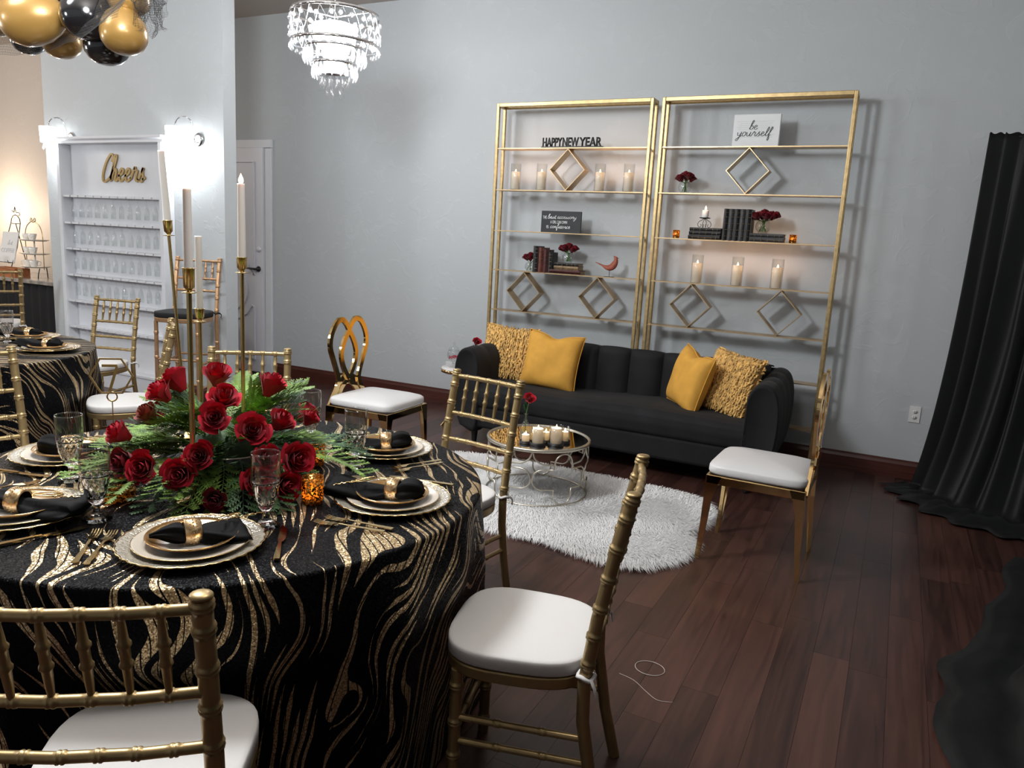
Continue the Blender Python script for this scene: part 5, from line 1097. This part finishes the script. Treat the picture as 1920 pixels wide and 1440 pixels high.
# dark trailing sprigs on the camera side
for a, el, sc in ((-62, -.25, 1.1), (-48, -.3, 1.0), (-35, -.28, 1.1), (-75, -.2, 1.15), (-95, -.1, 1.2), (-120, .0, 1.2), (-20, -.2, 1.1), (20, -.05, 1.25), (45, .0, 1.3), (165, .12, 1.3), (185, .1, 1.3), (205, .05, 1.2), (230, -.02, 1.1)):
    an = math.radians(a); d = (math.cos(an)*math.cos(el), math.sin(an)*math.cos(el), math.sin(el)); sprig((.15*math.cos(an), .15*math.sin(an), .09), d, None, sc)
for a, el in ((60, 1.0), (40, .95), (85, 1.15), (20, 1.2)): an = math.radians(a); sprig((.05*math.cos(an), .05*math.sin(an)+.02, .17), (math.cos(an)*math.cos(el), math.sin(an)*math.cos(el), math.sin(el)), (1, 0, .2), .62, 0)
def crose(x, y, z, r, me, dd=None, sp=0):
    p = Vector((x-FX, y-FYc, z-TZ1)); d = Vector((p.x, p.y, (p.z-.03)*.9)) if dd is None else Vector(dd)
    o_ = obj('rose', me, None, FC, loc=p, label=('dark bronze-red rose' if me is BROSE else None)); s = r/.0355; o_.scale = (s, s, s); return aim(o_, d, sp)
CAMD = Vector((1.81, -1.66, .75)).normalized()
for x, y, z, r, k, dd in (
    (-1.781, 1.345, .876, .040, 0, (.35, -.85, .25)), (-1.673, 1.495, 1.005, .039, 0, (.62, -.70, .40)), (-1.645, 1.415, .917, .038, 1, (.6, -.75, .35)), (-1.675, 1.375, .868, .040, 0, (.55, -.8, .2)),
    (-1.575, 1.54, .972, .043, 0, (.75, -.55, .5)), (-1.555, 1.63, .985, .038, 2, (.7, .1, .8)), (-1.704, 1.555, 1.045, .042, 1, (.5, -.4, .8)), (-1.85, 1.665, 1.080, .045, 2, (.35, -.2, 1)), (-1.955, 1.60, 1.060, .048, 2, (-.5, -.3, .8)),
    (-1.945, 1.535, 1.032, .042, 1, (-.3, -.6, .7)), (-1.70, 1.74, 1.058, .046, 2, (.35, .3, 1)), (-1.545, 1.74, .975, .028, 2, (.5, .3, .9)), (-1.49, 1.625, .884, .046, 0, (.9, -.3, .35)), (-1.52, 1.50, .848, .040, 1, (.8, -.6, .25)), (-1.485, 1.575, .822, .040, 0, (.9, -.35, .1)),
    (-1.945, 1.395, .933, .040, 2, (-.35, -.7, .5)), (-1.875, 1.435, .995, .034, 9, (-.2, -.6, .7)), (-1.868, 1.35, .875, .041, 8, (-.1, -.9, .2)), (-1.585, 1.412, .806, .030, 8, (.6, -.8, 0)), (-1.52, 1.535, .905, .036, 1, (.85, -.4, .4)), (-2.07, 1.62, .93, .04, 1, (-1, 0, .4)), (-1.98, 1.85, .95, .042, 0, (-.6, .7, .5)), (-1.72, 1.92, .93, .042, 0, (.2, 1, .5))):
    me = BROSE if k == 9 else (DROSES[0] if k == 8 else ROSES[k]); crose(x, y, z, r, me, dd, rq.random()*6)
for k in range(7):
    a = -1.3+k*.9; el = .2+.5*(k % 3)/2; p = Vector((.20*math.cos(a), .20*math.sin(a), .10+.10*(k % 3))); o_ = obj('leaf', leaf_mesh, None, FC, loc=p, rot=(.3, 0, a-PI/2)); o_.scale = (.9,)*3
# candlesticks and tapers
def candlestick(lab1, lab2, x, y, zd, zc_, ztop, lean=(0, 0), lit=True, rs=.0062):
    t = thing('candlestick', lab1, 'candlestick', (x, y, TZ1), group='slender gold candlesticks in the centrepiece'); t.rotation_euler = (lean[1], lean[0], 0)
    H = zd-TZ1; hc = zc_-zd
    obj('base', MB().lathe([(0, 0), (.045, 0), (.045, .004), (.012, .010), (rs, .02), (0, .02)], 24), 'brass', t); obj('rod', MB().tube([(0, 0, .015), (0, 0, H)], rs, 12), 'brass', t)
    obj('drip_disc', MB().lathe([(0, H), (.0195, H), (.0195, H+.002), (0, H+.003)], 24), 'brass', t)
    obj('cup', MB().lathe([(0, H+.003), (.006, H+.003), (.0075, H+.008), (.0145, H+.016), (.0155, H+hc), (.017, H+hc), (.017, H+hc+.002), (.0125, H+hc+.002), (.0125, H+.020), (0, H+.018)], 24), 'brass', t)
    c = thing('taper_candle', lab2, 'candle', (x, y, TZ1), group='ivory taper candles'); c.rotation_euler = t.rotation_euler; L = ztop-TZ1
    wx = obj('wax_taper', MB().lathe([(0, H+.0205), (.0118, H+.0205), (.0122, H+.05), (.0108, L-.004), (.0112, L), (.008, L-.001), (0, L-.004)], 18), 'taper', c)
    if lit:
        f = obj('flame', FLAME, None, wx, loc=(0, 0, L-.003)); f.scale = (1.5, 1.5, 1.05); lamp('taper_light', (x, y, TZ1+L+.035), .10, (1, .62, .3), .008)
    return t
candlestick('nearest slender gold candlestick, in front of the black stool', 'lit ivory taper candle with flame in the nearest candlestick', -1.70, 1.44, 1.354, 1.419, 1.627, rs=.0072)
candlestick('slender gold candlestick at right, in front of the white door', 'lit ivory taper candle in front of the white door', -1.80, 1.722, 1.398, 1.444, 1.664)
candlestick('leaning gold candlestick at far left of the group, before the bright sconce', 'leaning tall ivory taper before the bright sconce', -2.27, 1.90, 1.495, 1.546, 1.785, (-.07, .02), False, .0055)
candlestick('shorter gold candlestick with low cup behind the nearest candlestick', 'ivory taper mostly hidden behind the nearest candlestick', -2.10, 1.82, 1.214, 1.257, 1.50, (0, 0), False)
# table number
t = thing('table_number', 'gold hexagon number 7 sign in ring holder on a thin stem', 'sign', (-2.035, 1.44, TZ1)); t.rotation_euler = (0, 0, math.radians(42))
obj('base', MB().lathe([(0, 0), (.03, 0), (.03, .003), (.004, .006), (0, .006)], 20), 'brass', t); obj('stem', MB().tube([(0, 0, .004), (0, 0, .243)], .0016, 6), 'brass', t)
obj('ring_holder', MB().tube([(.0135*math.cos(a), 0, .2555+.0135*math.sin(a)) for a in [2*PI*i/24 for i in range(24)]], .0022, 6, closed=True), 'brass', t)
zc = .318; hx = [(.060*math.cos(a)*.96, -.001, zc+.060*math.sin(a)*.98) for a in [PI/3*i for i in range(6)]]
obj('hexagon_frame', MB().bar(hx, .0055, .003, (0, 1, 0), closed=True), 'letter', t)
obj('numeral', MB().bar([(-.024, -.001, zc+.031), (.016, -.001, zc+.031), (.016, -.001, zc+.026), (-.006, -.001, zc-.046)], .0075, .003, (0, 1, 0)), 'letter', t)

# ------------------------------------------------------------------ threads on the floor
mb = MB().tube([(.055*math.cos(a), .048*math.sin(a), .0018) for a in [2*PI*i/28 for i in range(28)]], .0012, 5, closed=True); o = tag(obj('thread_loop', mb, 'thread', loc=(-.648, 2.585, 0)), 'thin pale thread loop lying on the wood floor at lower right', 'thread')
mb = MB().tube([(p.x, p.y, .0018) for p in cat_rom([(-.12, .06), (-.06, .045), (0, .0), (.05, -.03), (.10, -.015)], 6)], .0009, 5); o = tag(obj('loose_thread', mb, 'thread', loc=(-.615, 2.43, 0)), 'curved loose pale thread on the floor below the thread loop', 'thread')
